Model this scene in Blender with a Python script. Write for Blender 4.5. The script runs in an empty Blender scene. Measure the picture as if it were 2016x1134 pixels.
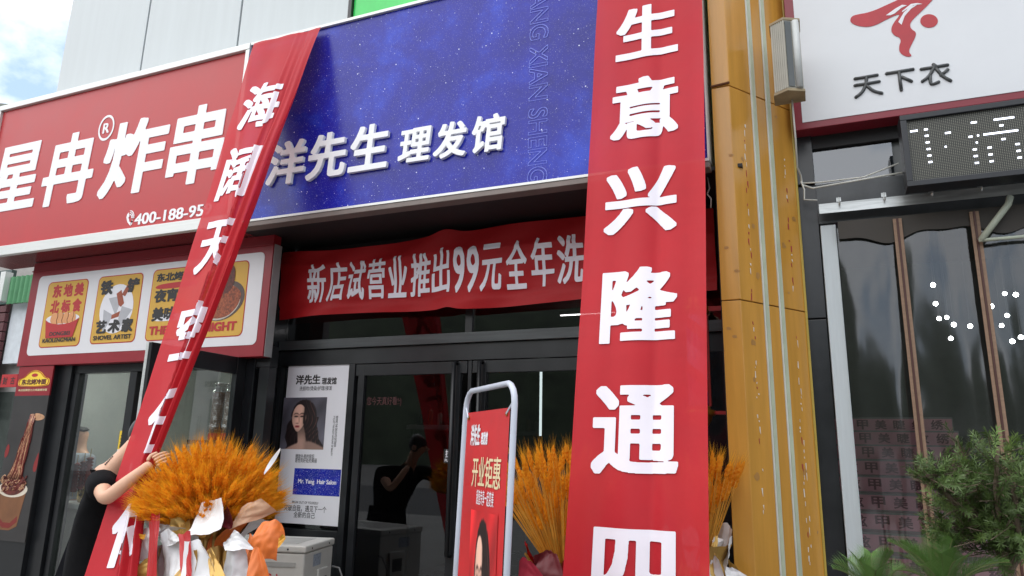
import bpy, bmesh, math, random
import numpy as np
from mathutils import Vector, Matrix
rnd = random.Random(7)
R = math.radians
SC = bpy.context.scene
COL = SC.collection

# ------------------------------------------------------------------ camera, sky, sun, exposure
EYE = 1.5
YAW, PITCH, ROLL, FPX = 0.398723, 0.227986, 0.020436, 1400.0
FWD = Vector((-math.sin(YAW) * math.cos(PITCH), math.cos(YAW) * math.cos(PITCH), math.sin(PITCH)))
_r = Vector((math.cos(YAW), math.sin(YAW), 0)); _u = _r.cross(FWD)
RT = _r * math.cos(ROLL) + _u * math.sin(ROLL)
UP = -_r * math.sin(ROLL) + _u * math.cos(ROLL)
cd = bpy.data.cameras.new('camera'); cam = bpy.data.objects.new('camera', cd); COL.objects.link(cam)
cd.sensor_width = 36.0; cd.lens = 36.0 * FPX / 2016.0; cd.clip_start = 0.05; cd.clip_end = 2000
m3 = Matrix((RT, UP, -FWD)).transposed()
cam.matrix_world = Matrix.Translation((0, 0, EYE)) @ m3.to_4x4()
SC.camera = cam

SUN_EL, SUN_AZ = R(52), R(214)          # azimuth measured clockwise from +Y
w = bpy.data.worlds.new("World"); SC.world = w; w.use_nodes = True
nt = w.node_tree; N = nt.nodes; L = nt.links
for n in list(N): N.remove(n)
out = N.new('ShaderNodeOutputWorld'); bg = N.new('ShaderNodeBackground')
sky = N.new('ShaderNodeTexSky'); sky.sky_type = 'NISHITA'; sky.sun_disc = False
sky.sun_elevation = SUN_EL; sky.sun_rotation = SUN_AZ; sky.air_density = 1.2; sky.dust_density = 2.0
tc = N.new('ShaderNodeTexCoord'); mp = N.new('ShaderNodeMapping'); mp.inputs['Scale'].default_value = (2.2, 2.2, 3.4); mp.inputs['Location'].default_value = (0.3, 0.75, 0.1)
nz = N.new('ShaderNodeTexNoise'); nz.inputs['Scale'].default_value = 2.4; nz.inputs['Detail'].default_value = 8; nz.inputs['Roughness'].default_value = 0.55
cr = N.new('ShaderNodeValToRGB'); cr.color_ramp.elements[0].position = 0.33; cr.color_ramp.elements[1].position = 0.52
cl = N.new('ShaderNodeRGB'); cl.outputs[0].default_value = (11.0, 11.3, 11.8, 1)
mx = N.new('ShaderNodeMixRGB')
L.new(tc.outputs['Generated'], mp.inputs['Vector']); L.new(mp.outputs[0], nz.inputs['Vector']); L.new(nz.outputs['Fac'], cr.inputs[0])
L.new(cr.outputs[0], mx.inputs['Fac']); 
m0 = N.new('ShaderNodeMixRGB'); m0.inputs['Fac'].default_value = .55; m0.inputs['Color2'].default_value = (5.6, 7.6, 10.4, 1); L.new(sky.outputs[0], m0.inputs['Color1'])
L.new(m0.outputs[0], mx.inputs['Color1']); L.new(cl.outputs[0], mx.inputs['Color2'])
L.new(mx.outputs[0], bg.inputs['Color']); bg.inputs['Strength'].default_value = 0.1; L.new(bg.outputs[0], out.inputs['Surface'])
sd = bpy.data.lights.new('sun', 'SUN'); sd.energy = 1.35; sd.angle = R(80); sd.color = (1.0, 0.96, 0.9)
sun = bpy.data.objects.new('sun', sd); COL.objects.link(sun)
S = Vector((math.sin(SUN_AZ) * math.cos(SUN_EL), math.cos(SUN_AZ) * math.cos(SUN_EL), math.sin(SUN_EL)))
sun.rotation_euler = S.to_track_quat('Z', 'Y').to_euler(); sun.location = (0, -10, 20)
SC.view_settings.view_transform = 'Standard'; SC.view_settings.look = 'None'
SC.view_settings.gamma = 1; SC.view_settings.exposure = 0.56
SC.render.engine = 'CYCLES'
try:
    SC.cycles.max_bounces = 8; SC.cycles.transparent_max_bounces = 12
    SC.cycles.use_denoising = True
except Exception: pass

# ------------------------------------------------------------------ where a picture point falls on a real plane
def ray(px, py):
    return RT * ((px - 1008) / FPX) - UP * ((py - 567) / FPX) + FWD
def at(px, py, Y):
    v = ray(px, py); p = v * (Y / v.y); return Vector((p.x, p.y, p.z + EYE))
def dp(px, py, d):
    p = ray(px, py) * d; return Vector((p.x, p.y, p.z + EYE))
def rc(x0, x1, ym, ytop, ybot, Y):
    """upright rectangle on plane Y: left/right read at row ym, top/bottom at the middle"""
    xm = (x0 + x1) / 2
    return (at(x0, ym, Y).x, at(x1, ym, Y).x, at(xm, ybot, Y).z, at(xm, ytop, Y).z)
def rc4(tl, tr, br, bl, Y):
    a, b, c, d = (at(*q, Y) for q in (tl, tr, br, bl))
    return ((a.x + d.x) / 2, (b.x + c.x) / 2, (c.z + d.z) / 2, (a.z + b.z) / 2)

# ------------------------------------------------------------------ materials
def srgb(r, g, b):
    f = lambda c: (c / 255 / 12.92) if c / 255 <= .04045 else ((c / 255 + .055) / 1.055) ** 2.4
    return (f(r), f(g), f(b))
MATS = {}
def mat(name, col, rough=.5, metal=0.0, var=.12, scale=6.0, bump=0.0, bscale=40.0, spec=.5, trans=0.0, emit=None, stretch=None, coat=0.0, alpha=None):
    if name in MATS: return MATS[name]
    m = bpy.data.materials.new(name); m.use_nodes = True; t = m.node_tree; n = t.nodes; l = t.links
    b = n['Principled BSDF']; o = n['Material Output']
    b.inputs['Roughness'].default_value = rough; b.inputs['Metallic'].default_value = metal
    b.inputs['Specular IOR Level'].default_value = spec
    if coat: b.inputs['Coat Weight'].default_value = coat; b.inputs['Coat Roughness'].default_value = .08
    c = n.new('ShaderNodeTexCoord'); mpn = n.new('ShaderNodeMapping'); l.new(c.outputs['Object'], mpn.inputs[0])
    if stretch: mpn.inputs['Scale'].default_value = stretch
    z = n.new('ShaderNodeTexNoise'); z.inputs['Scale'].default_value = scale; z.inputs['Detail'].default_value = 6; z.inputs['Roughness'].default_value = .62
    l.new(mpn.outputs[0], z.inputs['Vector'])
    r = n.new('ShaderNodeValToRGB'); r.color_ramp.elements[0].position = .3; r.color_ramp.elements[1].position = .72
    r.color_ramp.elements[0].color = tuple(max(0, v * (1 - var)) for v in col) + (1,)
    r.color_ramp.elements[1].color = tuple(min(1, v * (1 + var)) for v in col) + (1,)
    l.new(z.outputs['Fac'], r.inputs[0]); l.new(r.outputs[0], b.inputs['Base Color'])
    rm = n.new('ShaderNodeMapRange'); rm.inputs['To Min'].default_value = max(0, rough - .07); rm.inputs['To Max'].default_value = min(1, rough + .09)
    l.new(z.outputs['Fac'], rm.inputs[0]); l.new(rm.outputs[0], b.inputs['Roughness'])
    if bump:
        z2 = n.new('ShaderNodeTexNoise'); z2.inputs['Scale'].default_value = bscale; z2.inputs['Detail'].default_value = 4; l.new(mpn.outputs[0], z2.inputs['Vector'])
        bp = n.new('ShaderNodeBump'); bp.inputs['Strength'].default_value = bump; bp.inputs['Distance'].default_value = .01
        l.new(z2.outputs['Fac'], bp.inputs['Height']); l.new(bp.outputs[0], b.inputs['Normal'])
    if emit:
        b.inputs['Emission Color'].default_value = tuple(emit[0]) + (1,); b.inputs['Emission Strength'].default_value = emit[1]
    if trans or alpha:
        last = b.outputs[0]
        if trans:
            tr = n.new('ShaderNodeBsdfTranslucent'); l.new(r.outputs[0], tr.inputs[0])
            ms = n.new('ShaderNodeMixShader'); ms.inputs[0].default_value = trans; l.new(last, ms.inputs[1]); l.new(tr.outputs[0], ms.inputs[2]); last = ms.outputs[0]
        if alpha:
            tp = n.new('ShaderNodeBsdfTransparent'); ms = n.new('ShaderNodeMixShader'); ms.inputs[0].default_value = alpha
            l.new(last, ms.inputs[1]); l.new(tp.outputs[0], ms.inputs[2]); last = ms.outputs[0]
        l.new(last, o.inputs['Surface'])
    MATS[name] = m; return m
def glass(name, tint, base=.05, gain=1.0, rough=0.0, bump=0.0, bstretch=(1, 1, 1), bscale=3.0, haze=0.0, hazecol=(.3, .32, .3), sheet=False):
    m = bpy.data.materials.new(name); m.use_nodes = True; t = m.node_tree; n = t.nodes; l = t.links
    for q in list(n): n.remove(q)
    o = n.new('ShaderNodeOutputMaterial'); tp = n.new('ShaderNodeBsdfTransparent'); tp.inputs[0].default_value = tuple(tint) + (1,)
    g = n.new('ShaderNodeBsdfGlossy'); g.inputs['Roughness'].default_value = rough; g.inputs['Color'].default_value = (.95, .97, 1, 1)
    ge = n.new('ShaderNodeNewGeometry'); dt = n.new('ShaderNodeVectorMath'); dt.operation = 'DOT_PRODUCT'; l.new(ge.outputs['Normal'], dt.inputs[0]); l.new(ge.outputs['Incoming'], dt.inputs[1])
    def M_(op, a, b, c=None):
        q = n.new('ShaderNodeMath'); q.operation = op
        for k, v in enumerate((a, b, c)):
            if v is None: continue
            if isinstance(v, (int, float)): q.inputs[k].default_value = v
            else: l.new(v, q.inputs[k])
        return q.outputs[0]
    F_ = M_('POWER', M_('SUBTRACT', 1.0, M_('ABSOLUTE', dt.outputs['Value'], 0)), 5.0)
    ma = M_('MULTIPLY_ADD', F_, .96 * gain, .04 * gain + base)
    if not sheet: ma = M_('MULTIPLY', ma, M_('SUBTRACT', 1.0, ge.outputs['Backfacing']))
    ma = M_('MINIMUM', ma, 1.0)
    cx = n.new('ShaderNodeTexCoord'); mpn = n.new('ShaderNodeMapping'); mpn.inputs['Scale'].default_value = bstretch; l.new(cx.outputs['Object'], mpn.inputs[0])
    z = n.new('ShaderNodeTexNoise'); z.inputs['Scale'].default_value = bscale; z.inputs['Detail'].default_value = 3; l.new(mpn.outputs[0], z.inputs['Vector'])
    if bump:
        bp = n.new('ShaderNodeBump'); bp.inputs['Strength'].default_value = bump; bp.inputs['Distance'].default_value = .05
        l.new(z.outputs['Fac'], bp.inputs['Height']); l.new(bp.outputs[0], g.inputs['Normal']); l.new(bp.outputs[0], dt.inputs[0])
    ms = n.new('ShaderNodeMixShader'); l.new(ma, ms.inputs[0]); l.new(tp.outputs[0], ms.inputs[1]); l.new(g.outputs[0], ms.inputs[2]); last = ms.outputs[0]
    if haze:
        d = n.new('ShaderNodeBsdfDiffuse'); d.inputs[0].default_value = tuple(hazecol) + (1,)
        mh = n.new('ShaderNodeMath'); mh.operation = 'MULTIPLY'; mh.inputs[1].default_value = haze * 2
        z3 = n.new('ShaderNodeTexNoise'); z3.inputs['Scale'].default_value = bscale * 4; z3.inputs['Detail'].default_value = 8; l.new(mpn.outputs[0], z3.inputs['Vector'])
        l.new(z3.outputs['Fac'], mh.inputs[0])
        m2 = n.new('ShaderNodeMixShader'); l.new(mh.outputs[0], m2.inputs[0]); l.new(last, m2.inputs[1]); l.new(d.outputs[0], m2.inputs[2]); last = m2.outputs[0]
    l.new(last, o.inputs['Surface']); MATS[name] = m; return m

# ------------------------------------------------------------------ object helpers
WL = {}
def props(o, label=None, cat=None, group=None, kind=None):
    if label: o['label'] = label
    if cat: o['category'] = cat
    if group: o['group'] = group
    if kind: o['kind'] = kind
    return o
def thing(name, label, cat, loc=(0, 0, 0), group=None):
    o = bpy.data.objects.new(name, None); COL.objects.link(o); o.location = loc; o.empty_display_size = .1
    WL[o.name] = Vector(loc); return props(o, label, cat, group)
class MB:
    def __init__(s): s.v = []; s.f = []; s.sm = None
    def add(s, vs, fs):
        k = len(s.v); s.v += [tuple(q) for q in vs]; s.f += [tuple(i + k for i in f) for f in fs]; return s
    def box(s, x0, x1, y0, y1, z0, z1):
        return s.add([(x0, y0, z0), (x1, y0, z0), (x1, y1, z0), (x0, y1, z0), (x0, y0, z1), (x1, y0, z1), (x1, y1, z1), (x0, y1, z1)],
                     [(0, 3, 2, 1), (4, 5, 6, 7), (0, 1, 5, 4), (1, 2, 6, 5), (2, 3, 7, 6), (3, 0, 4, 7)])
    def obox(s, o, ax, ay, az):
        """box from corner o along three edge vectors"""
        o, ax, ay, az = map(Vector, (o, ax, ay, az))
        p = [o, o + ax, o + ax + ay, o + ay]; p += [q + az for q in p]
        return s.add(p, [(0, 3, 2, 1), (4, 5, 6, 7), (0, 1, 5, 4), (1, 2, 6, 5), (2, 3, 7, 6), (3, 0, 4, 7)])
    def prism(s, pts, d):
        d = Vector(d); n = len(pts); a = [Vector(p) for p in pts]
        return s.add(a + [p + d for p in a], [tuple(range(n - 1, -1, -1)), tuple(range(n, 2 * n))] + [(i, (i + 1) % n, n + (i + 1) % n, n + i) for i in range(n)])
    def tube(s, pts, r, n=8, cap=True):
        pts = [Vector(p) for p in pts]; k = len(pts); rs = r if isinstance(r, (list, tuple)) else [r] * k
        vs = []; fs = []; a = None
        for i, p in enumerate(pts):
            t = (pts[min(i + 1, k - 1)] - pts[max(i - 1, 0)])
            t = t.normalized() if t.length > 1e-9 else Vector((0, 0, 1))
            if a is None: a = t.orthogonal().normalized()
            else:
                a = a - t * a.dot(t); a = a.normalized() if a.length > 1e-6 else t.orthogonal().normalized()
            b = t.cross(a)
            for j in range(n):
                q = 2 * math.pi * j / n; vs.append(p + (a * math.cos(q) + b * math.sin(q)) * rs[i])
        for i in range(k - 1):
            for j in range(n): fs.append((i * n + j, i * n + (j + 1) % n, (i + 1) * n + (j + 1) % n, (i + 1) * n + j))
        if cap: fs += [tuple(range(n - 1, -1, -1)), tuple(range((k - 1) * n, k * n))]
        return s.add(vs, fs)
    def lathe(s, prof, c, n=24, axis=(0, 0, 1)):
        ax = Vector(axis).normalized(); a = ax.orthogonal().normalized(); b = ax.cross(a); c = Vector(c); vs = []; fs = []
        for r, h in prof:
            for j in range(n):
                q = 2 * math.pi * j / n; vs.append(c + ax * h + (a * math.cos(q) + b * math.sin(q)) * max(r, 1e-4))
        for i in range(len(prof) - 1):
            for j in range(n): fs.append((i * n + j, i * n + (j + 1) % n, (i + 1) * n + (j + 1) % n, (i + 1) * n + j))
        fs += [tuple(range(n - 1, -1, -1)), tuple(range((len(prof) - 1) * n, len(prof) * n))]
        return s.add(vs, fs)
    def grid(s, nu, nv, fn, thick=0.0):
        vs = [fn(i / nu, j / nv) for j in range(nv + 1) for i in range(nu + 1)]; W = nu + 1
        return s.add(vs, [(j * W + i, j * W + i + 1, (j + 1) * W + i + 1, (j + 1) * W + i) for j in range(nv) for i in range(nu)])
    def build(s, name, m, parent=None, smooth=False, bevel=0.0, seg=2, base=None, fixn=True, solid=0.0):
        if parent is not None: loc = WL[parent.name]
        elif base is not None: loc = Vector(base)
        else:
            loc = Vector((0, 0, 0))
        me = bpy.data.meshes.new(name)
        me.from_pydata([(q[0] - loc.x, q[1] - loc.y, q[2] - loc.z) for q in s.v], [], s.f)
        me.validate()
        if fixn or bevel:
            bm = bmesh.new(); bm.from_mesh(me)
            if fixn: bmesh.ops.recalc_face_normals(bm, faces=bm.faces)
            if bevel:
                ed = [e for e in bm.edges if len(e.link_faces) == 2 and e.calc_face_angle(0) > .5]
                bmesh.ops.bevel(bm, geom=ed, offset=bevel, segments=seg, affect='EDGES', profile=.5, clamp_overlap=True)
            bm.to_mesh(me); bm.free()
        if smooth: me.polygons.foreach_set('use_smooth', [True] * len(me.polygons))
        for q in (m if isinstance(m, (list, tuple)) else [m]): me.materials.append(q)
        o = bpy.data.objects.new(name, me); COL.objects.link(o)
        if parent is not None: o.parent = parent
        else: o.location = loc
        if solid:
            md = o.modifiers.new('thickness', 'SOLIDIFY'); md.thickness = solid; md.offset = 0
        WL[o.name] = Vector(loc); return o
def struct(o): o['kind'] = 'structure'; return o

# ------------------------------------------------------------------ lettering: glyphs rastered from Blender's own font, thickened, contoured
_tri = {}
def tris(s):
    if s in _tri: return _tri[s]
    c = bpy.data.curves.new('tmp', 'FONT'); c.body = s; c.resolution_u = 4
    o = bpy.data.objects.new('tmp', c); COL.objects.link(o)
    dg = bpy.context.evaluated_depsgraph_get(); me = bpy.data.meshes.new_from_object(o.evaluated_get(dg))
    co = np.array([v.co[:2] for v in me.vertices]); me.calc_loop_triangles()
    T = [co[list(t.vertices)] for t in me.loop_triangles]
    bpy.data.objects.remove(o); bpy.data.curves.remove(c); bpy.data.meshes.remove(me)
    _tri[s] = T; return T
_ink = {}
def ink(s, res=56, bx=.03, by=.03, ring=0):
    """-> (verts in em, quads/polys, boundary segments, w, h), origin at the ink's lower left"""
    key = (s, res, bx, by, ring)
    if key in _ink: return _ink[key]
    T = tris(s); SS = 3; P = res * SS
    allp = np.concatenate(T); lo = allp.min(0); hi = allp.max(0); pad = max(bx, by) + 3.0 / res
    W = int((hi[0] - lo[0] + 2 * pad) * P) + 2; Hh = int((hi[1] - lo[1] + 2 * pad) * P) + 2
    W += (-W) % SS; Hh += (-Hh) % SS
    A = np.zeros((Hh, W), bool)
    for t in T:
        q = (t - lo + pad) * P - .5
        i0, j0 = np.floor(q.min(0)).astype(int); i1, j1 = np.ceil(q.max(0)).astype(int) + 1
        i0 = max(i0, 0); j0 = max(j0, 0)
        X, Y = np.meshgrid(np.arange(i0, min(i1, W)), np.arange(j0, min(j1, Hh)))
        (ax, ay), (bx_, by_), (cx, cy) = q
        d = (by_ - cy) * (ax - cx) + (cx - bx_) * (ay - cy)
        if abs(d) < 1e-9: continue
        u = ((by_ - cy) * (X - cx) + (cx - bx_) * (Y - cy)) / d; v = ((cy - ay) * (X - cx) + (ax - cx) * (Y - cy)) / d
        A[j0:min(j1, Hh), i0:min(i1, W)] |= (u >= -1e-6) & (v >= -1e-6) & (u + v <= 1 + 1e-6)
    def dil(B, r, axis):
        o = B.copy()
        for k in range(1, r + 1):
            o |= np.roll(B, k, axis); o |= np.roll(B, -k, axis)
        return o
    B = dil(dil(A, int(round(bx * P)), 1), int(round(by * P)), 0)
    if ring:
        k = max(1, int(round(ring * P))); I = ~dil(dil(~B, k, 1), k, 0); B = B & ~I
    F = B.astype(float)
    for _ in range(0):
        F = (F + np.roll(F, 1, 0) + np.roll(F, -1, 0)) / 3; F = (F + np.roll(F, 1, 1) + np.roll(F, -1, 1)) / 3
    F = F.reshape(Hh // SS, SS, W // SS, SS).mean((1, 3)); h, w_ = F.shape
    F[0] = F[-1] = 0; F[:, 0] = F[:, -1] = 0
    ins = F > .5; cnt = ins[:-1, :-1].astype(int) + ins[:-1, 1:] + ins[1:, :-1] + ins[1:, 1:]
    vs = []; fs = []; seg = []
    for j, i in zip(*np.where(cnt == 4)):
        k = len(vs); vs += [(i, j), (i + 1, j), (i + 1, j + 1), (i, j + 1)]; fs.append((k, k + 1, k + 2, k + 3))
    for j, i in zip(*np.where((cnt > 0) & (cnt < 4))):
        cs = [(i, j), (i + 1, j), (i + 1, j + 1), (i, j + 1)]; val = [F[b, a] for a, b in cs]; poly = []; cross = []
        for q in range(4):
            a, b = cs[q], cs[(q + 1) % 4]; fa, fb = val[q], val[(q + 1) % 4]
            if fa > .5: poly.append(a)
            if (fa > .5) != (fb > .5):
                t = (.5 - fa) / (fb - fa); c = (a[0] + (b[0] - a[0]) * t, a[1] + (b[1] - a[1]) * t); poly.append(c); cross.append(c)
        k = len(vs); vs += poly; fs.append(tuple(range(k, k + len(poly))))
        for q in range(0, len(cross) - 1, 2): seg.append((cross[q], cross[q + 1]))
    V = (np.array(vs) + .5) / res; mn = V.min(0); mxx = V.max(0)
    r_ = (V - mn, fs, [((np.array(a) + .5) / res - mn, (np.array(b) + .5) / res - mn) for a, b in seg], *(mxx - mn))
    _ink[key] = r_; return r_
def put(mb, s, fn, depth=0.0, **kw):
    """fn(a,b,k): a,b in 0..1 across the ink box, k = 0 back 1 front"""
    V, fs, seg, w_, h_ = ink(s, **kw)
    mb.add([fn(x / w_, y / h_, 1) for x, y in V], fs)
    if depth:
        vs = []; ff = []
        for a, b in seg:
            k = len(vs); vs += [fn(a[0] / w_, a[1] / h_, 1), fn(b[0] / w_, b[1] / h_, 1), fn(b[0] / w_, b[1] / h_, 0), fn(a[0] / w_, a[1] / h_, 0)]; ff.append((k, k + 1, k + 2, k + 3))
        mb.add(vs, ff)
def flat(rect, Y, depth=0.0, shear=0.0):
    x0, x1, z0, z1 = rect
    return lambda a, b, k: (x0 + a * (x1 - x0) + shear * (b - .5), Y - k * depth, z0 + b * (z1 - z0))
def write(name, items, m, parent, Y, depth=0.0, shear=0.0, **kw):
    mb = MB()
    for s, rect in items: put(mb, s, flat(rect, Y, depth, shear), depth, **kw)
    return mb.build(name, m, parent, fixn=False)
def sub(rect, a0, a1, b0, b1):
    x0, x1, z0, z1 = rect
    return (x0 + (x1 - x0) * a0, x0 + (x1 - x0) * a1, z0 + (z1 - z0) * b0, z0 + (z1 - z0) * b1)
def rrect(rect, Y, r, n=6):
    x0, x1, z0, z1 = rect; p = []
    for cx, cz, a in ((x1 - r, z1 - r, 0), (x0 + r, z1 - r, 90), (x0 + r, z0 + r, 180), (x1 - r, z0 + r, 270)):
        for k in range(n + 1):
            q = R(a + 90 * k / n); p.append((cx + r * math.cos(q), Y, cz + r * math.sin(q)))
    return p
def plate(name, rect, Y, m, parent, t=.003, r=0.0):
    mb = MB()
    if r: mb.prism(rrect(rect, Y, r), (0, t, 0))
    else: mb.box(rect[0], rect[1], Y, Y + t, rect[2], rect[3])
    return mb.build(name, m, parent)
def loc_poly(rect, Y, pts):
    x0, x1, z0, z1 = rect; return [(x0 + (x1 - x0) * a, Y, z0 + (z1 - z0) * b) for a, b in pts]
def blob(cx, cz, rx, rz, n=28, rot=0.0, wob=0.0, seed=0):
    g = random.Random(seed); ph = [g.uniform(0, 6.28) for _ in range(3)]; o = []
    for k in range(n):
        q = 2 * math.pi * k / n; f = 1 + wob * (math.sin(3 * q + ph[0]) + .6 * math.sin(5 * q + ph[1]) + .4 * math.sin(9 * q + ph[2]))
        x = rx * f * math.cos(q); y = rz * f * math.sin(q); o.append((cx + x * math.cos(rot) - y * math.sin(rot), cz + x * math.sin(rot) + y * math.cos(rot)))
    return o
def smooth_poly(pts, it=2):
    for _ in range(it):
        o = []
        for i in range(len(pts)):
            a, b = pts[i], pts[(i + 1) % len(pts)]
            o += [(a[0] * .75 + b[0] * .25, a[1] * .75 + b[1] * .25), (a[0] * .25 + b[0] * .75, a[1] * .25 + b[1] * .75)]
        pts = o
    return pts

# ------------------------------------------------------------------ palette
RED_SIGN = mat('red_sign_vinyl', srgb(183, 38, 42), .36, var=.06, scale=3)
WHITE_LET = mat('white_acrylic', (.88, .89, .91), .38, var=.03)
WHITE_PRINT = mat('white_print', (.74, .73, .77), .5, var=.03)
WHITE_CLOTH_INK = mat('white_ink_on_cloth', (.8, .76, .83), .7, var=.03, bump=.05, bscale=200)
ALU = mat('brushed_aluminium', (.62, .64, .63), .34, .55, var=.1, stretch=(.3, 8, 8))
PANEL = mat('grey_cladding_panel', (.55, .59, .6), .42, var=.045, scale=2.5, stretch=(3, 3, .25))
BLACK_FR = mat('black_powder_coat', (.012, .013, .015), .32, var=.3, scale=4)
BLACK_MATT = mat('black_board', (.008, .008, .009), .6, var=.3)
GREYBEAM = mat('dark_grey_steel', (.07, .075, .078), .3, .4, var=.2, stretch=(.4, 6, 6))
MAROON = mat('maroon_panel', srgb(140, 26, 38), .38, var=.08)
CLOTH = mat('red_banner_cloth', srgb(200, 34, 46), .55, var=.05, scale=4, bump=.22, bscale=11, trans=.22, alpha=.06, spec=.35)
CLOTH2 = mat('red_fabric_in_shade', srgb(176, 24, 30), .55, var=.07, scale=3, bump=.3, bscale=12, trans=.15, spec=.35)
GOLD = mat('ochre_pillar_panel', srgb(196, 143, 62), .18, var=.13, scale=3.2, bump=.04, bscale=5, stretch=(4, 4, .35))
STRIP = mat('pale_green_trim', (.46, .5, .37), .45, var=.12)
YCARD = mat('mustard_card', srgb(205, 160, 62), .5, var=.04)
DKINK = mat('dark_ink', (.02, .018, .018), .5, var=.1)
REDINK = mat('red_ink', srgb(176, 34, 38), .5, var=.06)
GLASS_S = glass('tinted_shop_glass', (.6, .6, .62), .03, 1.3)
GLASS_L = glass('clear_shop_glass', (.86, .9, .88), .06, 1.6)
PVC = glass('clear_plastic_curtain', (.72, .74, .7), .05, 1.1, rough=.1, bump=.5, bstretch=(1.6, 1, .5), bscale=1.3, haze=.03, sheet=True)

# ------------------------------------------------------------------ setting
mb = MB(); mb.add([(-400, -400, 0), (400, -400, 0), (400, 400, 0), (-400, 400, 0)], [(0, 1, 2, 3)])
struct(mb.build('ground', mat('concrete_ground', (.16, .155, .15), .85, var=.2, scale=.6, bump=.3, bscale=30)))
mb = MB(); mb.box(-60, 60, -4.5, 5.2, .004, .12)
struct(mb.build('pavement', mat('grey_paving', (.2, .195, .185), .8, var=.15, scale=1.5, bump=.3, bscale=20)))
mb = MB(); mb.box(-200, 200, -17, -4.52, .004, .008)
struct(mb.build('road', mat('asphalt', (.055, .055, .057), .85, var=.25, scale=8, bump=.4, bscale=90)))
def hillz(a): return 13 + 9 * math.sin(a * 3.1 + 1.2) + 6 * math.sin(a * 7.3) + 3 * math.sin(a * 17 + .5) + 1.3 * math.sin(a * 53)
mb = MB(); nh = 160
pr = []
for i in range(nh + 1):
    a = R(184 + 172 * i / nh); pr.append(a)
vs = []
for a in pr:
    for r_, k in ((70, 0), (84, .55), (100, .9), (112, 1.0), (150, .5)):
        vs.append((r_ * math.cos(a), r_ * math.sin(a), -1 + (hillz(a) + 12) * k))
mb.add(vs, [(i * 5 + j, i * 5 + j + 1, (i + 1) * 5 + j + 1, (i + 1) * 5 + j) for i in range(nh) for j in range(4)])
struct(mb.build('hills', mat('wooded_hillside', (.045, .06, .035), .95, var=.5, scale=.35, bump=.8, bscale=2), smooth=True))

op = thing('opposite_shops', 'unseen pale shop row added across the street to be mirrored in the shop glass', 'building', (-43, -20, 0))  # out of view, added for its pale reflection in the left shop glass
mb = MB(); mb.box(-60, -27, -24, -20, .01, 6.6); mb.build('wall', mat('pale_render', (.5, .5, .48), .7, var=.1), op)
for k in range(6):
    x = -59.5 + k * 5.3
    mb = MB(); mb.box(x, x + 4.2, -20.25, -20.005, 3.1, 4.2); mb.build('fascia', mat(('fascia_red', 'fascia_white', 'fascia_green')[k % 3], ((.35, .03, .03), (.7, .7, .7), (.05, .2, .1))[k % 3], .5), op)
    mb = MB(); mb.box(x + .1, x + 4.1, -20.02, -20.005, .2, 3.0); mb.build('window', mat('opposite_window', (.05, .055, .06), .1), op)
    mb = MB(); mb.add([(x, -20.3, 3.05), (x + 4.2, -20.3, 3.05), (x + 4.2, -22 + .1, 2.6), (x, -22 + .1, 2.6)], [(0, 1, 2, 3)])
# ------------------------------------------------------------------ office building above and behind the signs
YW = 4.62
bo = thing('office_building', 'grey panel clad upper storeys rising above the red and blue shop signs', 'building', (-3.5, YW, 0))
x0 = at(126, 90, YW).x
wseam = 1.39 * YW / 5
xs = [x0] + [-6.657 * YW / 5 + k * wseam for k in range(3)]
for k in range(3):
    mb = MB(); mb.box(xs[k] + .011, xs[k + 1] - .011, YW, YW + .05, 3.4, 9.5); mb.build('cladding_panel', PANEL, bo, bevel=.004)
mb = MB(); mb.box(xs[0] + .03, -.34, YW + .06, YW + .3, 3.4, 9.5); mb.build('wall', mat('dark_joint', (.03, .03, .032), .7), bo)
mb = MB(); mb.box(xs[0] + .011, xs[0] + .06, YW + .052, 12, 3.4, 9.5); mb.build('side_wall', PANEL, bo)
mb = MB(); mb.box(xs[3] + .0, xs[3] + .035, YW - .02, YW + .05, 3.4, 9.5); mb.build('window_frame', BLACK_FR, bo)
GREEN = mat('green_window_film', srgb(60, 205, 95), .18, var=.12, scale=3, bump=.04, bscale=6)
mb = MB(); mb.box(xs[3] + .04, -.36, YW + .01, YW + .02, 3.4, 9.5); mb.build('window', GREEN, bo)
mb = MB()
for k in range(2): mb.box(xs[3] + 1.2 + k * 1.15, xs[3] + 1.24 + k * 1.15, YW - .012, YW + .008, 4.9, 9.5)
mb.build('mullion', BLACK_FR, bo)

# ------------------------------------------------------------------ the two big fascia signs
YS = 4.3; ZB, ZT = 3.29, 4.975; XR = -4.35; XL = at(3, 214, YS).x; XE = -.487
sg = thing('shop_sign', 'long red shop sign with four big white raised characters and a phone number', 'sign', ((XL + XR) / 2, YS, ZB))
mb = MB(); mb.box(XL + .05, XR - .045, YS, YS + .26, ZB + .1, ZT - .06); mb.build('sign_face', RED_SIGN, sg)
mb = MB()
FR = mat('white_aluminium_trim', (.7, .71, .69), .35, .25, var=.06, stretch=(.3, 8, 8))
mb.box(XL, XR, YS - .03, YS + .3, ZT - .058, ZT); mb.box(XL, XR, YS - .03, YS + .02, ZB, ZB + .098)
mb.box(XL, XL + .048, YS - .028, YS + .3, ZB + .1, ZT - .06); mb.box(XR - .043, XR, YS - .028, YS + .3, ZB + .1, ZT - .06)
mb.build('frame', FR, sg, bevel=.004)
mb = MB(); mb.box(XL, XR, YS + .022, 4.7, ZB + .002, ZB + .06); mb.build('soffit', mat('red_gloss_soffit', srgb(120, 40, 42), .16, var=.08), sg)
write('lettering', [('星', rc(-12, 78, 345, 287, 412, YS)), ('冉', rc(90, 186, 330, 264, 400, YS)), ('炸', rc(207, 326, 305, 236, 381, YS)), ('串', rc(337, 441, 285, 209, 360, YS))],
      WHITE_LET, sg, YS - .001, .005, shear=.04, bx=.027, by=.022, res=84)
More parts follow.
